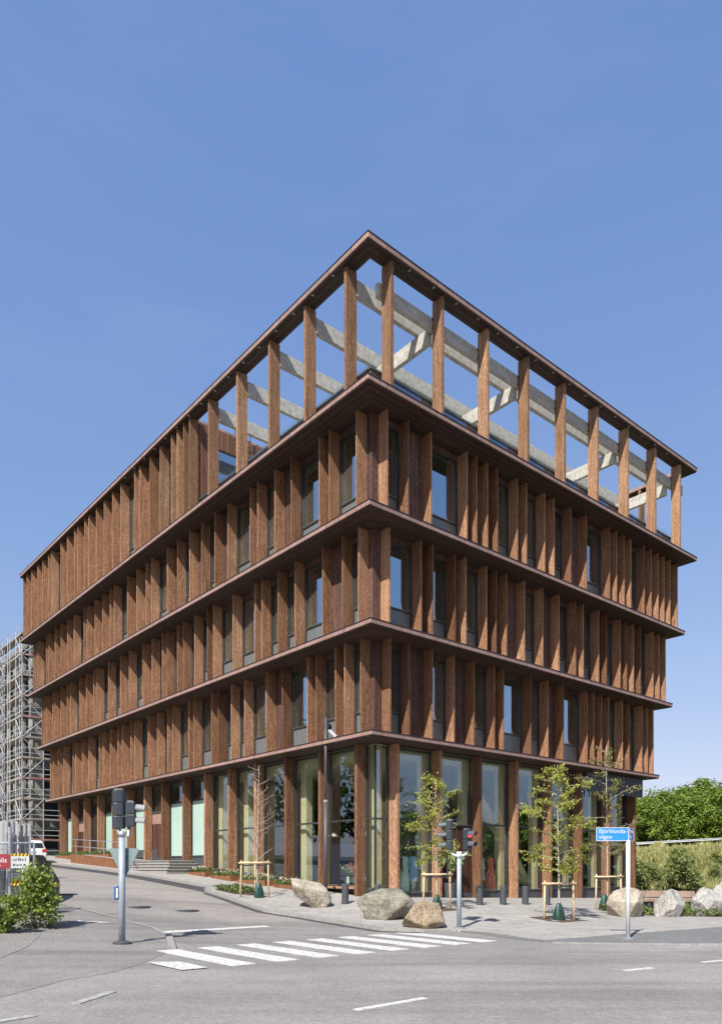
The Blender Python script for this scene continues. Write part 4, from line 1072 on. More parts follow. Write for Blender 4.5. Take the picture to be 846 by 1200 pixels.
# ------------------------------------------------------------------ benches behind the boulders
def bench(label, px, py, w, rz):
    x, y = spot(px, py); t = thing('wooden_bench', label, 'bench', (x, y, side(x, y)), rz, 'heavy wooden benches behind the boulders')
    bevel(MB().box(-w/2,w/2,-.25,.25,.34,.46).build('seat', M['bench'], t), .01, 1)
    bevel(MB().box(-w/2,w/2,.24,.34,.50,.76).build('backrest', M['bench'], t), .01, 1)
    for s in (-1,1): MB().box(s*w*.34-.06,s*w*.34+.06,-.2,.2,-.1,.339).build('leg', M['dark_grey'], t)
    for s in (-1,1): MB().box(s*w*.34-.04,s*w*.34+.04,.26,.32,.30,.559).build('back_support', M['dark_grey'], t)
bench('wooden bench left behind the pointed pale boulder', 771, 1067, 1.35, .10)
bench('wooden bench right behind the pointed pale boulder', 805, 1067, .80, -.06)

# ------------------------------------------------------------------ building site on the left
def at(px, Y): return ((px - CX)/F*Y, Y)
# skip with sloping ends
x, y = spot(49, 1062, gz); z = gz(x, y)
t = thing('skip_container', 'black skip with sloping end and yellow hazard mark behind the leafy bush', 'skip', (x, y, z), .10)
p = [(-.05,.05),(.0,.12),(.0,.76),(-.52,1.62),(-3.6,1.62),(-4.1,.76),(-4.1,.1)]
bevel(MB().extrude([(a, b) for a, b in p], 'y', 0, 1.9).build('body', M['skip'], t), .02, 1)
MB().box(-.18, -.002, -.012, -.002, .56, .68).build('hazard_mark', M['yellow'], t)
m = MB()
for k in range(5): m.box(-1.2-k*.6, -1.1-k*.6, -.05, -.001, .1, 1.55)
m.box(-3.6, -.56, -.06, -.001, 1.54, 1.61); m.build('rib', M['skip'], t)
MB().box(.002,.012,.0,1.9,.56,.68).build('hazard_mark', M['yellow'], t)
# site fence with a mid height rail
fx0, fy = at(-12, 21.5); fx1, fy1 = at(45, 22.3)
t = thing('site_fence', 'galvanised tube site fence in front of the corrugated sheets', 'fence', (0,0,0))
def fz(px, Y): X, YY = at(px, Y); return gz(X, YY)
topz = 2.52
MB().tube([(*at(-40,21.2),topz-.04),(*at(11,21.6),topz-.02),(*at(40,22.0),topz)], .028, 8).build('top_rail', M['galv'], t)
for px, Y, r in ((11.5, 21.6, .05), (40, 22.0, .034)):
    X, YY = at(px, Y); MB().tube([(X,YY,fz(px,Y)-.2),(X,YY,topz+(.45 if r > .04 else 0))], r, 10).build('fence_post', M['galv'], t)
X, YY = at(7.2, 21.75); MB().tube([(X-.02,YY,fz(8,21.7)+.1),(X+.08,YY,topz+.3)], .03, 8).build('fence_post', M['galv'], t)
m = MB()
for i in range(14):
    px = -38 + i*5.6; X, YY = at(px, 21.4 + .01*px); m.tube([(X,YY,fz(px,21.5)+.25),(X,YY,topz)], .004, 4)
for k in range(9): m.tube([(*at(-40,21.2), .9+k*.2),(*at(40,22.0), .95+k*.2)], .004, 4)
m.build('wire_mesh', M['galv'], t)
X, YY = at(40, 22.0)
# corrugated sheets
ps = []
for i, (px0, px1) in enumerate(((-22, 7), (7.4, 21), (21.4, 36))):
    Y = 31.0 + i*.5; X0, X1 = at(px0, Y)[0], at(px1, Y)[0]; n = int((X1-X0)/.05); zb = gz(X0, Y) - .2; zt = 1.75 + (CY-(963 if i < 2 else 966))/F*Y
    m = MB(); vs = []
    for k in range(n+1):
        xx = X0 + (X1-X0)*k/n; ph = k % 8; d = (0,.0,.025,.05,.05,.05,.025,0)[ph]
        vs += [(xx, Y + d, zb), (xx, Y + d, zt)]
    m.v = vs; m.f = [(2*k, 2*k+2, 2*k+3, 2*k+1) for k in range(n)]
    lab = ('wide pale corrugated hoarding sheet at the left edge behind the red sign', 'narrow corrugated hoarding sheet behind the round fence post', 'corrugated hoarding sheet next to the white car')[i]
    o = m.build('hoarding_sheet', M['sheet'], fix=False); sm = o.modifiers.new('s', 'SOLIDIFY'); sm.thickness = .004
    tag(o, lab, 'hoarding', 'corrugated hoarding sheets of the building site')
    q = MB()
    for k in (0.18, .62): xx = X0 + (X1-X0)*k; q.tube([(xx, Y-.06, zb), (xx, Y-.06, zt+.04)], .035, 8)
    q.build('sheet_post', M['galv'], o)
# red sign and notice board
X, YY = at(-3, 21.15)
t = thing('red_sign_board', 'red board with white lettering on the site fence', 'sign', (X, YY, H + (CY-1010)/F*YY))
MB().box(-.50,.36,-.01,.01,-.20,.20).build('board', M['red_sign'], t)
text('lettering', 'bolis', .20, (-.10,-.012,-.03), (PI/2,0,0), M['white_paint'], t)
MB().box(-.05,.10,-.0125,-.0105,-.125,-.105).build('fine_print', M['white_paint'], t)
X, YY = at(23.5, 21.5)
t = thing('notice_board', 'white site notice board with hazard stripes hung on the fence', 'sign', (X, YY, H + (CY-1018.5)/F*YY))
MB().box(-.26,.26,-.008,.008,-.48,.43).build('board', M['notice'], t)
def hazard(z0, z1, nm):
    MB().box(-.26,.26,-.0112,-.0085,z0,z1).build(nm, M['yellow'], t)
    m = MB(); h = z1 - z0
    for k in range(5):
        a = -.25 + k*.105; m.add([(a,-.0135,z0+.002),(a+.045,-.0135,z0+.002),(a+.045+h*.5,-.0135,z1-.002),(a+h*.5,-.0135,z1-.002)], [(0,1,2,3)])
    m.build(nm, M['black'], t, fix=False)
hazard(.36, .43, 'hazard_strip'); hazard(-.48, -.30, 'hazard_strip')
m = MB(); r = random.Random(4)
for row, (zz, hh, n) in enumerate(((.22,.10,8),(.08,.06,4),(-.02,.05,6),(-.12,.06,7),(-.21,.05,5))):
    for k in range(n):
        a = -.2 + k*.4/n; m.box(a, a + .4/n*r.uniform(.4,.75), -.0105, -.0085, zz, zz+hh*r.uniform(.6,1))
m.build('printed_rows', M['dark_grey'], t)

def shrub(name, label, loc, sx, sy, h, n, size, mt, seed, group=None, clumps=26, cat='shrub', stems=9):
    r = random.Random(seed); t = thing(name, label, cat, loc, 0, group)
    cs = []
    for i in range(clumps):
        a = r.uniform(0, 2*PI); q = math.sqrt(r.random()); zz = h*(r.random()**.8)
        taper = 1 - .62*(zz/h)**1.6
        cs.append((Vector((q*math.cos(a)*sx*taper, q*math.sin(a)*sy*taper, zz)), r.uniform(.10,.24)*h))
    st = MB()
    for i in range(stems):
        c = r.choice(cs)[0]; st.tube([(c.x*.15, c.y*.15, -.1), (c.x*.6, c.y*.6, c.z*.55+.02), (c.x, c.y, c.z+.03)], [.02*h/1.5,.014*h/1.5,.004], 5)
    st.build('stems', M['bark_dark'], t)
    vs, fs = [], []
    for i in range(n):
        c, rr = r.choice(cs); d = rv(r)*rr*r.random()**.4
        p = c + d
        if p.z < .03: p.z = .03 + r.random()*.1
        leaf(vs, fs, p, rv(r) + Vector((0,-.2,.6)) + d*.8, rv(r) + Vector((0,0,.5)), size*r.uniform(.35,.6), size*r.uniform(.7,1.25))
    to_obj(vs, fs, 'foliage', mt, t); return t
x, y = spot(35, 1090, gz)
shrub('leafy_bush', 'bright green leafy bush on the gravel in front of the site fence', (x, y+.3, gz(x, y)), 0.54, .55, 1.5, 3600, .12, M['leaf_bush'], 6, clumps=40)
x, y = spot(8, 1095, gz)
shrub('leafy_bush', 'lower bright green bush at the left edge of the picture', (x-.1, y, gz(x, y)), .8, .6, .82, 3000, .115, M['leaf_bush'], 9, clumps=18)

# parked car seen from behind
def car():
    Y = 46.0; X = (37 - CX)/F*Y; z = gz(X, Y) + .005
    t = thing('parked_car', 'white parked car seen from behind far up the side street', 'car', (X, Y, z), YAW*0 + .52)
    W2 = .90
    def section(y, pr):                       # pr: half widths and heights
        return [(-w, y, zz) for w, zz in pr] + [(w, y, zz) for w, zz in reversed(pr)]
    secs = [(0.0, [(.70,.36),(.80,.45),(.83,.72),(.78,.92),(.76,.98),(.74,1.0)]),
            (.10, [(.74,.30),(.88,.45),(.90,.78),(.84,.98),(.72,1.22),(.62,1.40)]),
            (.45, [(.76,.26),(.90,.45),(.91,.80),(.87,1.0),(.72,1.36),(.60,1.52)]),
            (1.6, [(.76,.24),(.90,.45),(.91,.80),(.88,1.0),(.73,1.42),(.60,1.57)]),
            (2.6, [(.76,.24),(.90,.45),(.91,.80),(.88,.98),(.74,1.36),(.60,1.50)]),
            (3.3, [(.76,.24),(.90,.45),(.91,.78),(.88,.92),(.84,.98),(.70,1.02)]),
            (4.2, [(.70,.26),(.84,.45),(.86,.70),(.80,.80),(.70,.84),(.5,.86)]),
            (4.4, [(.60,.32),(.70,.45),(.72,.62),(.66,.70),(.6,.72),(.4,.74)])]
    m = MB(); vs = []; n = 12
    for yy, pr in secs: vs += section(yy, pr)
    m.v = vs; m.f = [(i*n+k, i*n+(k+1) % n, (i+1)*n+(k+1) % n, (i+1)*n+k) for i in range(len(secs)-1) for k in range(n)] + [tuple(range(n)), tuple(range(len(secs)*n-1, (len(secs)-1)*n-1, -1))]
    b = m.build('body', M['car'], t, smooth=True); bevel(b, .03, 2, 25)
    MB().add([(-.70,.005,1.03),(.70,.005,1.03),(.60,.085,1.36),(-.60,.085,1.36),(-.70,.05,1.03),(.70,.05,1.03),(.60,.13,1.36),(-.60,.13,1.36)], [(0,1,2,3),(7,6,5,4),(0,4,5,1),(1,5,6,2),(2,6,7,3),(3,7,4,0)]).build('rear_window', M['car_glass'], t)
    for s in (-1,1):
        MB().add([(s*.885,.5,1.03),(s*.885,3.0,1.0),(s*.765,2.6,1.33),(s*.755,.7,1.34),(s*.86,.5,1.03),(s*.86,3.0,1.0),(s*.74,2.6,1.33),(s*.73,.7,1.34)], [(0,1,2,3),(7,6,5,4),(0,4,5,1),(1,5,6,2),(2,6,7,3),(3,7,4,0)]).build('side_window', M['car_glass'], t)
        bevel(MB().box(min(s*.60,s*.87),max(s*.60,s*.87),-.025,.25,.80,.98).build('tail_light', M['tail'], t), .02, 2)
        for yy in (.85, 3.5):
            w = MB().tube([(s*.70,yy,.31),(s*.90,yy,.31)], .31, 20).build('wheel', M['tyre'], t); MB().tube([(s*.89,yy,.31),(s*.905,yy,.31)], .19, 14).build('rim', M['galv'], w)
    MB().box(-.26,.26,-.015,.02,.74,.85).build('number_plate', M['notice'], t)
    MB().box(-.78,.78,-.05,.10,.28,.46).build('bumper', M['black'], t)
car()

# ------------------------------------------------------------------ scaffolded building far left
def scaffold():
    bx, by = 4.4, 56.5
    b = thing('unfinished_building', 'bare concrete building behind the scaffolding at the far left', 'building', (*W(bx, by), 0), YAW)
    zs = 3.0; n = 7; fh = 3.05
    for k in range(n+1):
        MB().box(1.2, 16, 1.2, 26, zs+k*fh-.28, zs+k*fh).build('floor_slab', M['raw_concrete'], b)
        if k == n: break
        m = MB(); z0, z1 = zs+k*fh+.001, zs+(k+1)*fh-.281
        for i in range(6): m.box(1.4+i*2.5, 1.4+i*2.5+(1.1 if k < n-1 else 1.5), 1.4, 1.6, z0, z1)
        for i in range(9): m.box(1.4, 1.6, 1.62+i*2.6, 1.62+i*2.6+1.2, z0, z1)
        m.box(1.7, 15.8, 1.7, 25.8, z0, z0+.85); m.build('facade_wall', M['raw_concrete'] if k % 2 else M['net'], b)
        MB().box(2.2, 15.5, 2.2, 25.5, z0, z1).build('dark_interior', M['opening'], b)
    MB().box(1.5, 15, 2.5, 25, zs+n*fh, zs+n*fh+.6).build('roof_parapet', M['raw_concrete'], b)
    t = thing('scaffolding', 'tall galvanised tube scaffolding with plank decks at the far left', 'scaffolding', (*W(bx, by), 0), YAW)
    top = 25.2; lifts = [2.6 + 2.0*k for k in range(12)]
    def place(face, u, d): return (u, d) if face == 0 else (d, u)   # face 0 runs along the building x, face 1 along y
    for face, span in ((0, 10), (1, 22)):
        nu = int(span/2.0)
        for i in range(nu+1):
            for d in (0.0, .75):
                if face == 1 and i == 0 and d == 0: continue
                if d > 0 and i % 2: continue
                p = place(face, i*2.0, d)
                MB().tube([(*p, 1.0), (*p, top - (0 if i % 3 else .9))], .040, 6).build('standard', M['tube'], t)
        for k, z in enumerate(lifts):
            q = place(face, 0, 0); e = place(face, nu*2.0, 0)
            m = MB(); a, c = place(face, -.1, .02), place(face, nu*2.0+.1, .72)
            m.box(min(a[0],c[0]), max(a[0],c[0]), min(a[1],c[1]), max(a[1],c[1]), z-.06, z); m.build('deck', M['scaf_wood'], t)
            a, c = place(face, -.1, -.03), place(face, nu*2.0+.1, .0)
            MB().box(min(a[0],c[0]), max(a[0],c[0]), min(a[1],c[1]), max(a[1],c[1]), z+.002, z+.16).build('toe_board', M['scaf_red'] if (k % 3 == 1 and face == 0) else M['scaf_wood'], t)
            for dz in (.5, 1.0): MB().tube([(*q, z+dz), (*e, z+dz)], .034, 5).build('guard_tube', M['tube'], t)
        for k in range(len(lifts)-1):
            for i in range(0, nu, 2 if face == 0 else 3):
                a, c = place(face, i*2.0, -.04), place(face, (i+1)*2.0, -.04)
                if k % 2: a, c = c, a
                MB().tube([(*a, lifts[k]), (*c, lifts[k+1])], .034, 5).build('brace_tube', M['tube'], t)
    # stair tower on the street face
    for k in range(len(lifts)-1):
        for dx in (-.35, -1.0):
            y0, y1 = (5.0, 7.6) if k % 2 else (7.6, 5.0)
            MB().tube([(dx, y0, lifts[k]), (dx, y1, lifts[k+1])], .04, 5).build('stair_stringer', M['tube'], t)
            MB().tube([(dx, y0, lifts[k]+.95), (dx, y1, lifts[k+1]+.95)], .034, 5).build('stair_rail', M['tube'], t)
        MB().box(-1.05, -.1, 4.4, 5.0, lifts[k]-.05, lifts[k]).build('landing', M['tube'], t)
    for dx in (-.1, -1.1):
        for yy in (4.4, 6.3, 8.2): MB().tube([(dx, yy, 1.0), (dx, yy, top)], .040, 6).build('standard', M['tube'], t)
scaffold()

# ------------------------------------------------------------------ woodland, bank shrubs, meadow
def crown_tree(name, label, loc, h, w, n, size, mt, seed, group, low=.12):
    r = random.Random(seed); t = thing(name, label, 'tree', loc, r.uniform(0,6), group)
    cl = []
    for i in range(46):
        zz = low + (1-low)*r.random(); prof = math.sin(PI*min(1, (zz-low)/(1-low)*.80+.20))**.65
        a = r.uniform(0, 2*PI); q = math.sqrt(r.uniform(.15,1))*w*prof
        cl.append((Vector((q*math.cos(a), q*math.sin(a), zz*h)), w*r.uniform(.22,.40)))
    tr = MB(); tr.tube([(0,0,-.4),(.05,.02,h*.3),(.0,.08,h*.62),(.04,0,h*.9)], [.022*h,.016*h,.010*h,.003*h], 8)
    for i in range(9):
        c = cl[i][0]; zb = min(c.z*.7, h*.7); tr.tube([(0,.02,zb*.75),(c.x*.5,c.y*.5,zb+.12*h*.5),tuple(c)], [.008*h,.005*h,.002*h], 5)
    tr.build('trunk', M['bark_dark'], t, smooth=True)
    vs, fs = [], []
    for i in range(n):
        c, rr = r.choice(cl); d = rv(r); p = c + d*rr*(.55+.45*r.random())
        leaf(vs, fs, p, d + rv(r)*.6 + Vector((0,0,.4)), rv(r), size*r.uniform(.5,.9), size*r.uniform(.7,1.2))
    to_obj(vs, fs, 'crown', mt, t); return t
protos = [crown_tree('woodland_tree', 'dense green tree in the wood beyond the guard rail', (0,0,-200), h, w, 6500, .27, M['leaf_wood'], s, 'trees of the wood beyond the guard rail') for h, w, s in ((8.2,3.0,1),(7.4,3.3,2),(9.0,2.9,3))]
r = random.Random(31); first = {}
wood = []
for row, (Y, n) in enumerate(((87,12),(93,12),(100,12))):
    for i in range(n):
        X = Y*.315 + i*(2.9+.3*row) + r.uniform(-.7,.7); wood.append((X, Y + r.uniform(-1.2,1.2), row))
for i, (X, Y, row) in enumerate(wood):
    k = r.randrange(3); o = protos[k]
    if k in first: o = copy_tree(protos[k])
    first[k] = 1
    f = max(0, min(1, (X/Y - .34)/.16)); s = (.79 + .13*row + .17*f)*r.uniform(.90,1.10)
    o.location = (X, Y, 3.0 + .8*f); o.scale = (s*r.uniform(1.2,1.4), s*1.25, s*.98); o.rotation_euler = (0,0,r.uniform(0,6))
    col_ = r.random()
# shrubs on the bank
sp = [shrub('willow_shrub', 'grey green shrub on the bank below the guard rail', (0,0,-200), 1.15, .95, h, 1900, .20, M['leaf_shrub'], s, 'shrubs on the bank below the guard rail', clumps=30) for h, s in ((1.7,1),(2.1,2),(1.4,3))]
used = set(); r = random.Random(8)
for i in range(30):
    v = r.choice((.02,.06,.12,.20,.30,.40,.55,.7)) ; u = .22 + .20*i/30*1.9 + r.uniform(-.01,.01)
    top = RAIL_A.lerp(RAIL_B, (u - .30)*1.9)
    X = top.x - (1-v)*1.0 + r.uniform(-.3,.3); Y = top.y - (1-v)*14.5; Z = .02 + (top.z-.12)*sstep(0,1,v)
    k = r.randrange(3); o = sp[k] if k not in used else copy_tree(sp[k]); used.add(k)
    s = r.uniform(.55,1.45)*(1.0 if v < .2 else .75); o.location = (X, Y, Z-.05); o.scale = (s*1.15, s, s); o.rotation_euler = (0,0,r.uniform(0,6))
vs, fs = [], []; r = random.Random(77)
for i in range(26000):
    u = r.uniform(-.12, .75); v = r.random()**.8; top = RAIL_A.lerp(RAIL_B, u)
    X = top.x - (1-v)*1.0; Y = top.y - (1-v)*14.5; Z = .02 + (top.z-.12)*sstep(0,1,v)
    b = noise.noise(Vector((X*.8, Y*.8, 0)))
    p = Vector((X + r.gauss(0,.05), Y, Z - .05 + max(0, b)*.8))
    leaf(vs, fs, p, rv(r)*.6 + Vector((0,-1,.3)), Vector((r.gauss(0,.3), r.gauss(0,.3), 1)), r.uniform(.07,.15), r.uniform(.3,.8))
tag(to_obj(vs, fs, 'meadow_grass', M['leaf_grass'], None), 'tall dry meadow grass on the bank', 'grass', kind='stuff')
vs, fs = [], []
for i in range(7000):
    px = r.uniform(705, 900); py = r.uniform(1060, 1075.5) if px > 745 else r.uniform(1064, 1069)
    X, Y = spot(px, py); q = noise.noise(Vector((X*1.3, Y*1.3, 5)))
    if q < -.05: continue
    leaf(vs, fs, Vector((X, Y, side(X, Y) + r.random()*.16*(1+q))), rv(r) + Vector((0,-.6,.5)), Vector((r.gauss(0,.6), r.gauss(0,.6), 1)), r.uniform(.04,.09), r.uniform(.10,.22))
tag(to_obj(vs, fs, 'ground_cover', M['leaf_bed'], None), 'low green plants between the boulders by the benches', 'ground cover', kind='stuff')

# trees standing outside the picture on both sides: the shop windows mirror them
for i, (X, Y, h, w, mt) in enumerate(((38,13,6.5,3.4,'leaf_wood'),(45,19,7,3.6,'leaf_wood'),(52,9,9,2.6,'leaf_conifer'),(60,16,10,2.6,'leaf_conifer'),(48,2,8,4,'leaf_wood'),(66,24,8,4.0,'leaf_wood'),(70,6,9,4.4,'leaf_wood'),(50,31,6,3.0,'leaf_wood'),(58,36,7.5,3.6,'leaf_wood'),(66,33,6.5,3.4,'leaf_wood'),(74,41,8,4.0,'leaf_wood'),(62,44,6,3.4,'leaf_wood'),(80,29,12,3.0,'leaf_conifer'),(-44,32,14,5.0,'leaf_wood'),(-50,38,15,5.2,'leaf_wood'),(-47,25,13,4.8,'leaf_wood'),(-56,30,16,5.4,'leaf_wood'),(-52,46,15,5,'leaf_wood'))):
    crown_tree('roadside_tree', 'tree across the road seen only as a reflection in the shop windows', (X, Y, gz(X, Y)), h, w, 2600, .75, M[mt], 100+i, 'roadside trees mirrored in the glass', .2)

# ------------------------------------------------------------------ shop interior
def mannequin(label, x, y, rz, kind):
    t = thing('mannequin', label, 'mannequin', (*W(x, y), .82), YAW + rz, 'mannequins in the shop windows')
    long_ = kind in ('red', 'green')
    b = MB().lathe([(.05,.02),(.07,.3),(.10,.6),(.155,.86),(.165,.95),(.125,1.12),(.16,1.30),(.19,1.40),(.06,1.46),(.048,1.53)], 14, 1, .68)
    b.tube([(.19,0,1.38),(.25,.02,1.12),(.24,-.06,.86)], [.05,.042,.03], 8); b.tube([(-.19,0,1.38),(-.25,.02,1.12),(-.24,-.06,.86)], [.05,.042,.03], 8)
    vs = [(rr*math.cos(a)*.085, rr*math.sin(a)*.10, 1.66+zz*.125) for zz, rr in ((-1,.3),(-.7,.75),(-.2,1),(.4,.95),(.8,.6),(1,.1)) for a in [2*PI*k/12 for k in range(12)]]
    b.add(vs, [(i*12+k, i*12+(k+1) % 12, (i+1)*12+(k+1) % 12, (i+1)*12+k) for i in range(5) for k in range(12)])
    b.build('body', M['skin_dark'] if kind != 'blue' else M['skin_dark'], t, smooth=True)
    col_ = {'red':'dress_red','blue':'dress_blue','green':'dress_green','grey':'dress_grey','teal':'cloth_teal'}[kind]
    prof = [(.27,.06),(.25,.35),(.215,.70),(.20,.92),(.15,1.12),(.18,1.30),(.20,1.405),(.09,1.46)] if long_ else [(.20,.46),(.205,.70),(.20,.92),(.16,1.12),(.185,1.30),(.205,1.405),(.09,1.46)]
    n = 20; vs = []
    for rr, zz in prof:
        for k in range(n):
            a = 2*PI*k/n; f = 1 + (.07*math.sin(6*a+zz) if zz < .9 else 0); vs.append((rr*f*math.cos(a), rr*f*.72*math.sin(a), zz))
    m = MB(); m.v = vs; m.f = [(i*n+k, i*n+(k+1) % n, (i+1)*n+(k+1) % n, (i+1)*n+k) for i in range(len(prof)-1) for k in range(n)]
    m.build('dress', M[col_], t, smooth=True)
    if kind in ('grey', 'blue'):
        m = MB()
        for s in (-1, 1): m.tube([(s*.19,0,1.39),(s*.255,.02,1.12),(s*.245,-.05,.92)], [.062,.055,.05], 9)
        m.build('sleeves', M[col_], t, smooth=True)
    if kind == 'grey': MB().lathe([(.17,1.735),(.165,1.75),(.10,1.755),(.095,1.83),(.03,1.86)], 16).build('hat', M['white_cloth'], t, smooth=True)
mannequin('mannequin in a pale green dress just right of the corner window', 3.1, 1.6, .3, 'green')
mannequin('mannequin in a light blue dress behind the yellow green tree', 3.62, 1.62, -.2, 'blue')
mannequin('mannequin in a grey coat and white hat beside the coral dress', 7.75, 1.60, .2, 'grey')
mannequin('mannequin in a long coral red dress', 8.4, 1.62, -.2, 'red')
mannequin('mannequin in dark teal clothes in a window behind the street sign', 14.95, 1.65, .1, 'teal')
x, y = W(15.75, 1.95)
t = thing('clothes_rail', 'clothes rail hung with dark garments in the window behind the street sign', 'clothes rail', (x, y, .82), YAW)
m = MB().tube([(-.9,0,0),(-.9,0,1.5),(.9,0,1.5),(.9,0,0)], .02, 6); m.build('frame', M['galv'], t)
for i in range(7): bevel(MB().box(-.75+i*.22,-.68+i*.22,-.22,.22,.45+.1*(i % 3),1.44).build('garment', M['cloth_teal'] if i % 3 else M['dress_grey'], t), .02, 1)
def panel(label, x0, x1, y0, y1, z0, z1, mt, n):
    t = thing('display_wall', label, 'display wall', (C0[0], C0[1], 0), YAW)
    bevel(MB().box(x0, x1, y0, y1, z0, z1).build('panel', mt, t), .01, 1)
    m = MB()
    L_ = y1 - y0
    for i in range(1, n): yy = y0 + L_*i/n; m.box(x0-.012, x0-.002, yy-.02, yy+.02, z0+.05, z1-.05)
    m.build('seam', M['cloth_teal'], t)
panel('blue display wall inside the corner shop', 5.2, 5.35, 5.6, 12.5, .81, 3.0, M['cloth_blue'], 7)
def lamp(label, x, y, z):
    t = thing('pendant_lamp', label, 'pendant lamp', (*W(x, y), z), 0, 'white pendant lamps in the shop')
    MB().lathe([(.24,0),(.20,.07),(.07,.17),(.03,.2)], 18).build('shade', M['white_cloth'], t, smooth=True)
    MB().tube([(0,0,.19),(0,0,6.5-z)], .006, 5).build('cord', M['black'], t)
lamp('white pendant lamp behind the window seat glass', 2.7, 3.5, 3.15); lamp('white pendant lamp behind the second street window', 2.9, 5.9, 3.2)
lamp('white pendant lamp above the coral dress', 6.9, 2.6, 3.25); lamp('white pendant lamp behind the middle plaza tree', 10.4, 2.7, 3.3)
def vase(label, x, y, z, seed, pink):
    r = random.Random(seed); t = thing('flower_vase', label, 'vase', (*W(x, y), z), 0, 'vases of flowers in the window seat bay')
    MB().lathe([(.07,0),(.09,.1),(.06,.26),(.075,.34)], 14).build('vase', M['dress_green'] if not pink else M['plinth'], t, smooth=True)
    vs, fs = [], []
    for i in range(60): leaf(vs, fs, Vector((r.gauss(0,.08), r.gauss(0,.08), .36+r.random()*.3)), rv(r), Vector((r.gauss(0,.5), r.gauss(0,.5), 1)), .05, .2)
    to_obj(vs, fs, 'leaves', M['leaf_pot'], t)
    vs, fs = [], []
    for i in range(40): leaf(vs, fs, Vector((r.gauss(0,.12), r.gauss(0,.12), .55+r.random()*.3)), rv(r), rv(r), .09, .10)
    to_obj(vs, fs, 'blooms', M['bloom_pink'] if pink else M['bloom'], t)
MB().box(1.45, 1.95, 1.95, 3.9, .81, 1.12).build('display_shelf', M['plinth'], OFF)
vase('vase of white flowers left in the window seat bay', 1.7, 3.45, 1.121, 1, False); vase('vase of pink flowers in the middle of the window seat bay', 1.7, 3.05, 1.121, 2, True); vase('vase of white flowers right in the window seat bay', 1.7, 2.3, 1.121, 3, False)
# tall pot plant and pot by the entrance
def pot(label, x, y, h, r0, plant, seed):
    X, Y = W(x, y); z = gside(x, y); t = thing('pot_plant' if plant else 'plant_pot', label, 'pot plant' if plant else 'pot', (X, Y, z))
    MB().lathe([(r0*.78,0),(r0,h),(r0*.9,h),(r0*.85,h-.06)], 20).build('pot', M['bollard'], t, smooth=False)
    if not plant: return
    r = random.Random(seed); st = MB(); vs, fs = [], []
    for i in range(16):
        a = r.uniform(0, 6.3); ln = r.uniform(.5,1.25); e = Vector((math.cos(a)*.33*ln, math.sin(a)*.33*ln, h+ln))
        st.tube([(0,0,h-.1), (e.x*.4, e.y*.4, h+ln*.6), tuple(e)], [.014,.01,.006], 5)
        for k in range(2): leaf(vs, fs, e + rv(r)*.05, rv(r)*.6 + Vector((0,-.7,.4)), Vector((math.cos(a), math.sin(a), r.uniform(-.6,.4))), r.uniform(.16,.26), r.uniform(.30,.5))
    st.build('stems', M['leaf_pot'], t); to_obj(vs, fs, 'leaves', M['leaf_pot'], t)
pot('dark pot with a big leaved plant by the brown entrance door', 4.72, .62, .62, .27, True, 5)
pot('low dark planter pot by the corner window', 1.3, .45, .36, .2, False, 6)

# ------------------------------------------------------------------ light, sky, camera
az, el = math.atan2(-.413, -.834), rad(47)     # direction towards the sun in plan
w = bpy.data.worlds.new('World'); scene.world = w; w.use_nodes = True; nt = w.node_tree
sky = nt.nodes.new('ShaderNodeTexSky'); sky.sky_type = 'NISHITA'; sky.sun_disc = False
sky.sun_elevation = el; sky.sun_rotation = az; sky.altitude = 40; sky.air_density = 1.0; sky.dust_density = 0.7; sky.ozone_density = 3.2
bg = nt.nodes['Background']; sp_ = nt.nodes.new('ShaderNodeSeparateColor'); cm_ = nt.nodes.new('ShaderNodeCombineColor'); nt.links.new(sky.outputs[0], sp_.inputs[0])
for i_, (pw_, sc_) in enumerate(((.76, .675), (.58, .80), (.37, 1.355))):   # summer haze: the sky pales towards the horizon
    p_ = nt.nodes.new('ShaderNodeMath'); p_.operation = 'POWER'; nt.links.new(sp_.outputs[i_], p_.inputs[0]); p_.inputs[1].default_value = pw_
    q_ = nt.nodes.new('ShaderNodeMath'); q_.operation = 'MULTIPLY'; nt.links.new(p_.outputs[0], q_.inputs[0]); q_.inputs[1].default_value = sc_
    nt.links.new(q_.outputs[0], cm_.inputs[i_])
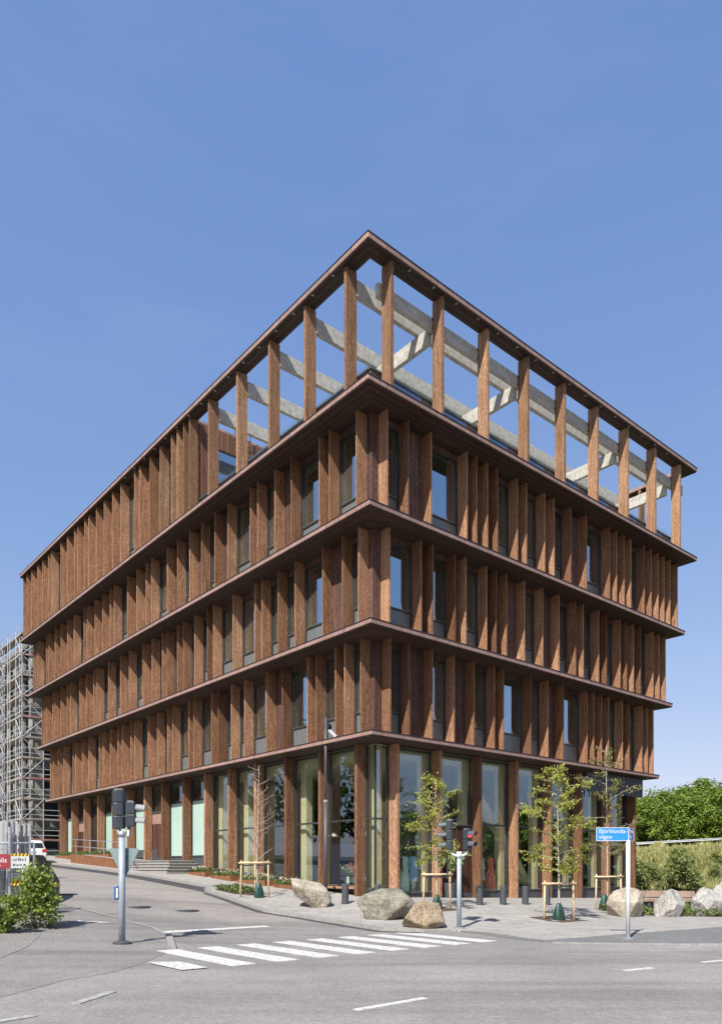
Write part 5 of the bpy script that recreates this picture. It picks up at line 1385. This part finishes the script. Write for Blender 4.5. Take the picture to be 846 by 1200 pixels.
tc_ = nt.nodes.new('ShaderNodeTexCoord'); mp_ = nt.nodes.new('ShaderNodeMapping'); mp_.inputs['Scale'].default_value = (1.6, 1.6, 7); nt.links.new(tc_.outputs['Generated'], mp_.inputs[0])
nz_ = nt.nodes.new('ShaderNodeTexNoise'); nz_.inputs['Scale'].default_value = 1.8; nz_.inputs['Detail'].default_value = 7; nz_.inputs['Roughness'].default_value = .62; nt.links.new(mp_.outputs[0], nz_.inputs['Vector'])
rp_ = nt.nodes.new('ShaderNodeMapRange'); nt.links.new(nz_.outputs[0], rp_.inputs[0]); rp_.inputs[1].default_value = .5; rp_.inputs[2].default_value = .8; rp_.inputs[3].default_value = 0; rp_.inputs[4].default_value = .055
mx_ = nt.nodes.new('ShaderNodeMix'); mx_.data_type = 'RGBA'; nt.links.new(rp_.outputs[0], mx_.inputs[0]); nt.links.new(cm_.outputs[0], mx_.inputs[6]); mx_.inputs[7].default_value = (2.2, 2.5, 3.0, 1)
nt.links.new(mx_.outputs[2], bg.inputs[0]); bg.inputs[1].default_value = .15
sl = bpy.data.lights.new('sun', 'SUN'); sl.energy = 3.4; sl.angle = rad(.53); sl.color = (1, .955, .88)
so = bpy.data.objects.new('sun', sl); col.objects.link(so)
d = Vector((-.413*math.cos(el), -.834*math.cos(el), math.sin(el)))/1; d.x /= .9307; d.y /= .9307
so.rotation_euler = (-d).to_track_quat('-Z', 'Y').to_euler(); so.location = (-20, -30, 60)
cd = bpy.data.cameras.new('camera'); cam = bpy.data.objects.new('camera', cd); col.objects.link(cam); scene.camera = cam
cam.location = (0, 0, H); cam.rotation_euler = (PI/2, 0, 0)
cd.sensor_fit = 'HORIZONTAL'; cd.sensor_width = 36; cd.lens = 36*F/846; cd.shift_y = (CY - 600)/846; cd.clip_end = 5000; cd.clip_start = .1
vs_ = scene.view_settings; vs_.view_transform = 'Standard'; vs_.look = 'None'; vs_.gamma = 1; vs_.use_curve_mapping = False; vs_.exposure = 1.14
scene.cycles.max_bounces = 8; scene.cycles.transparent_max_bounces = 16
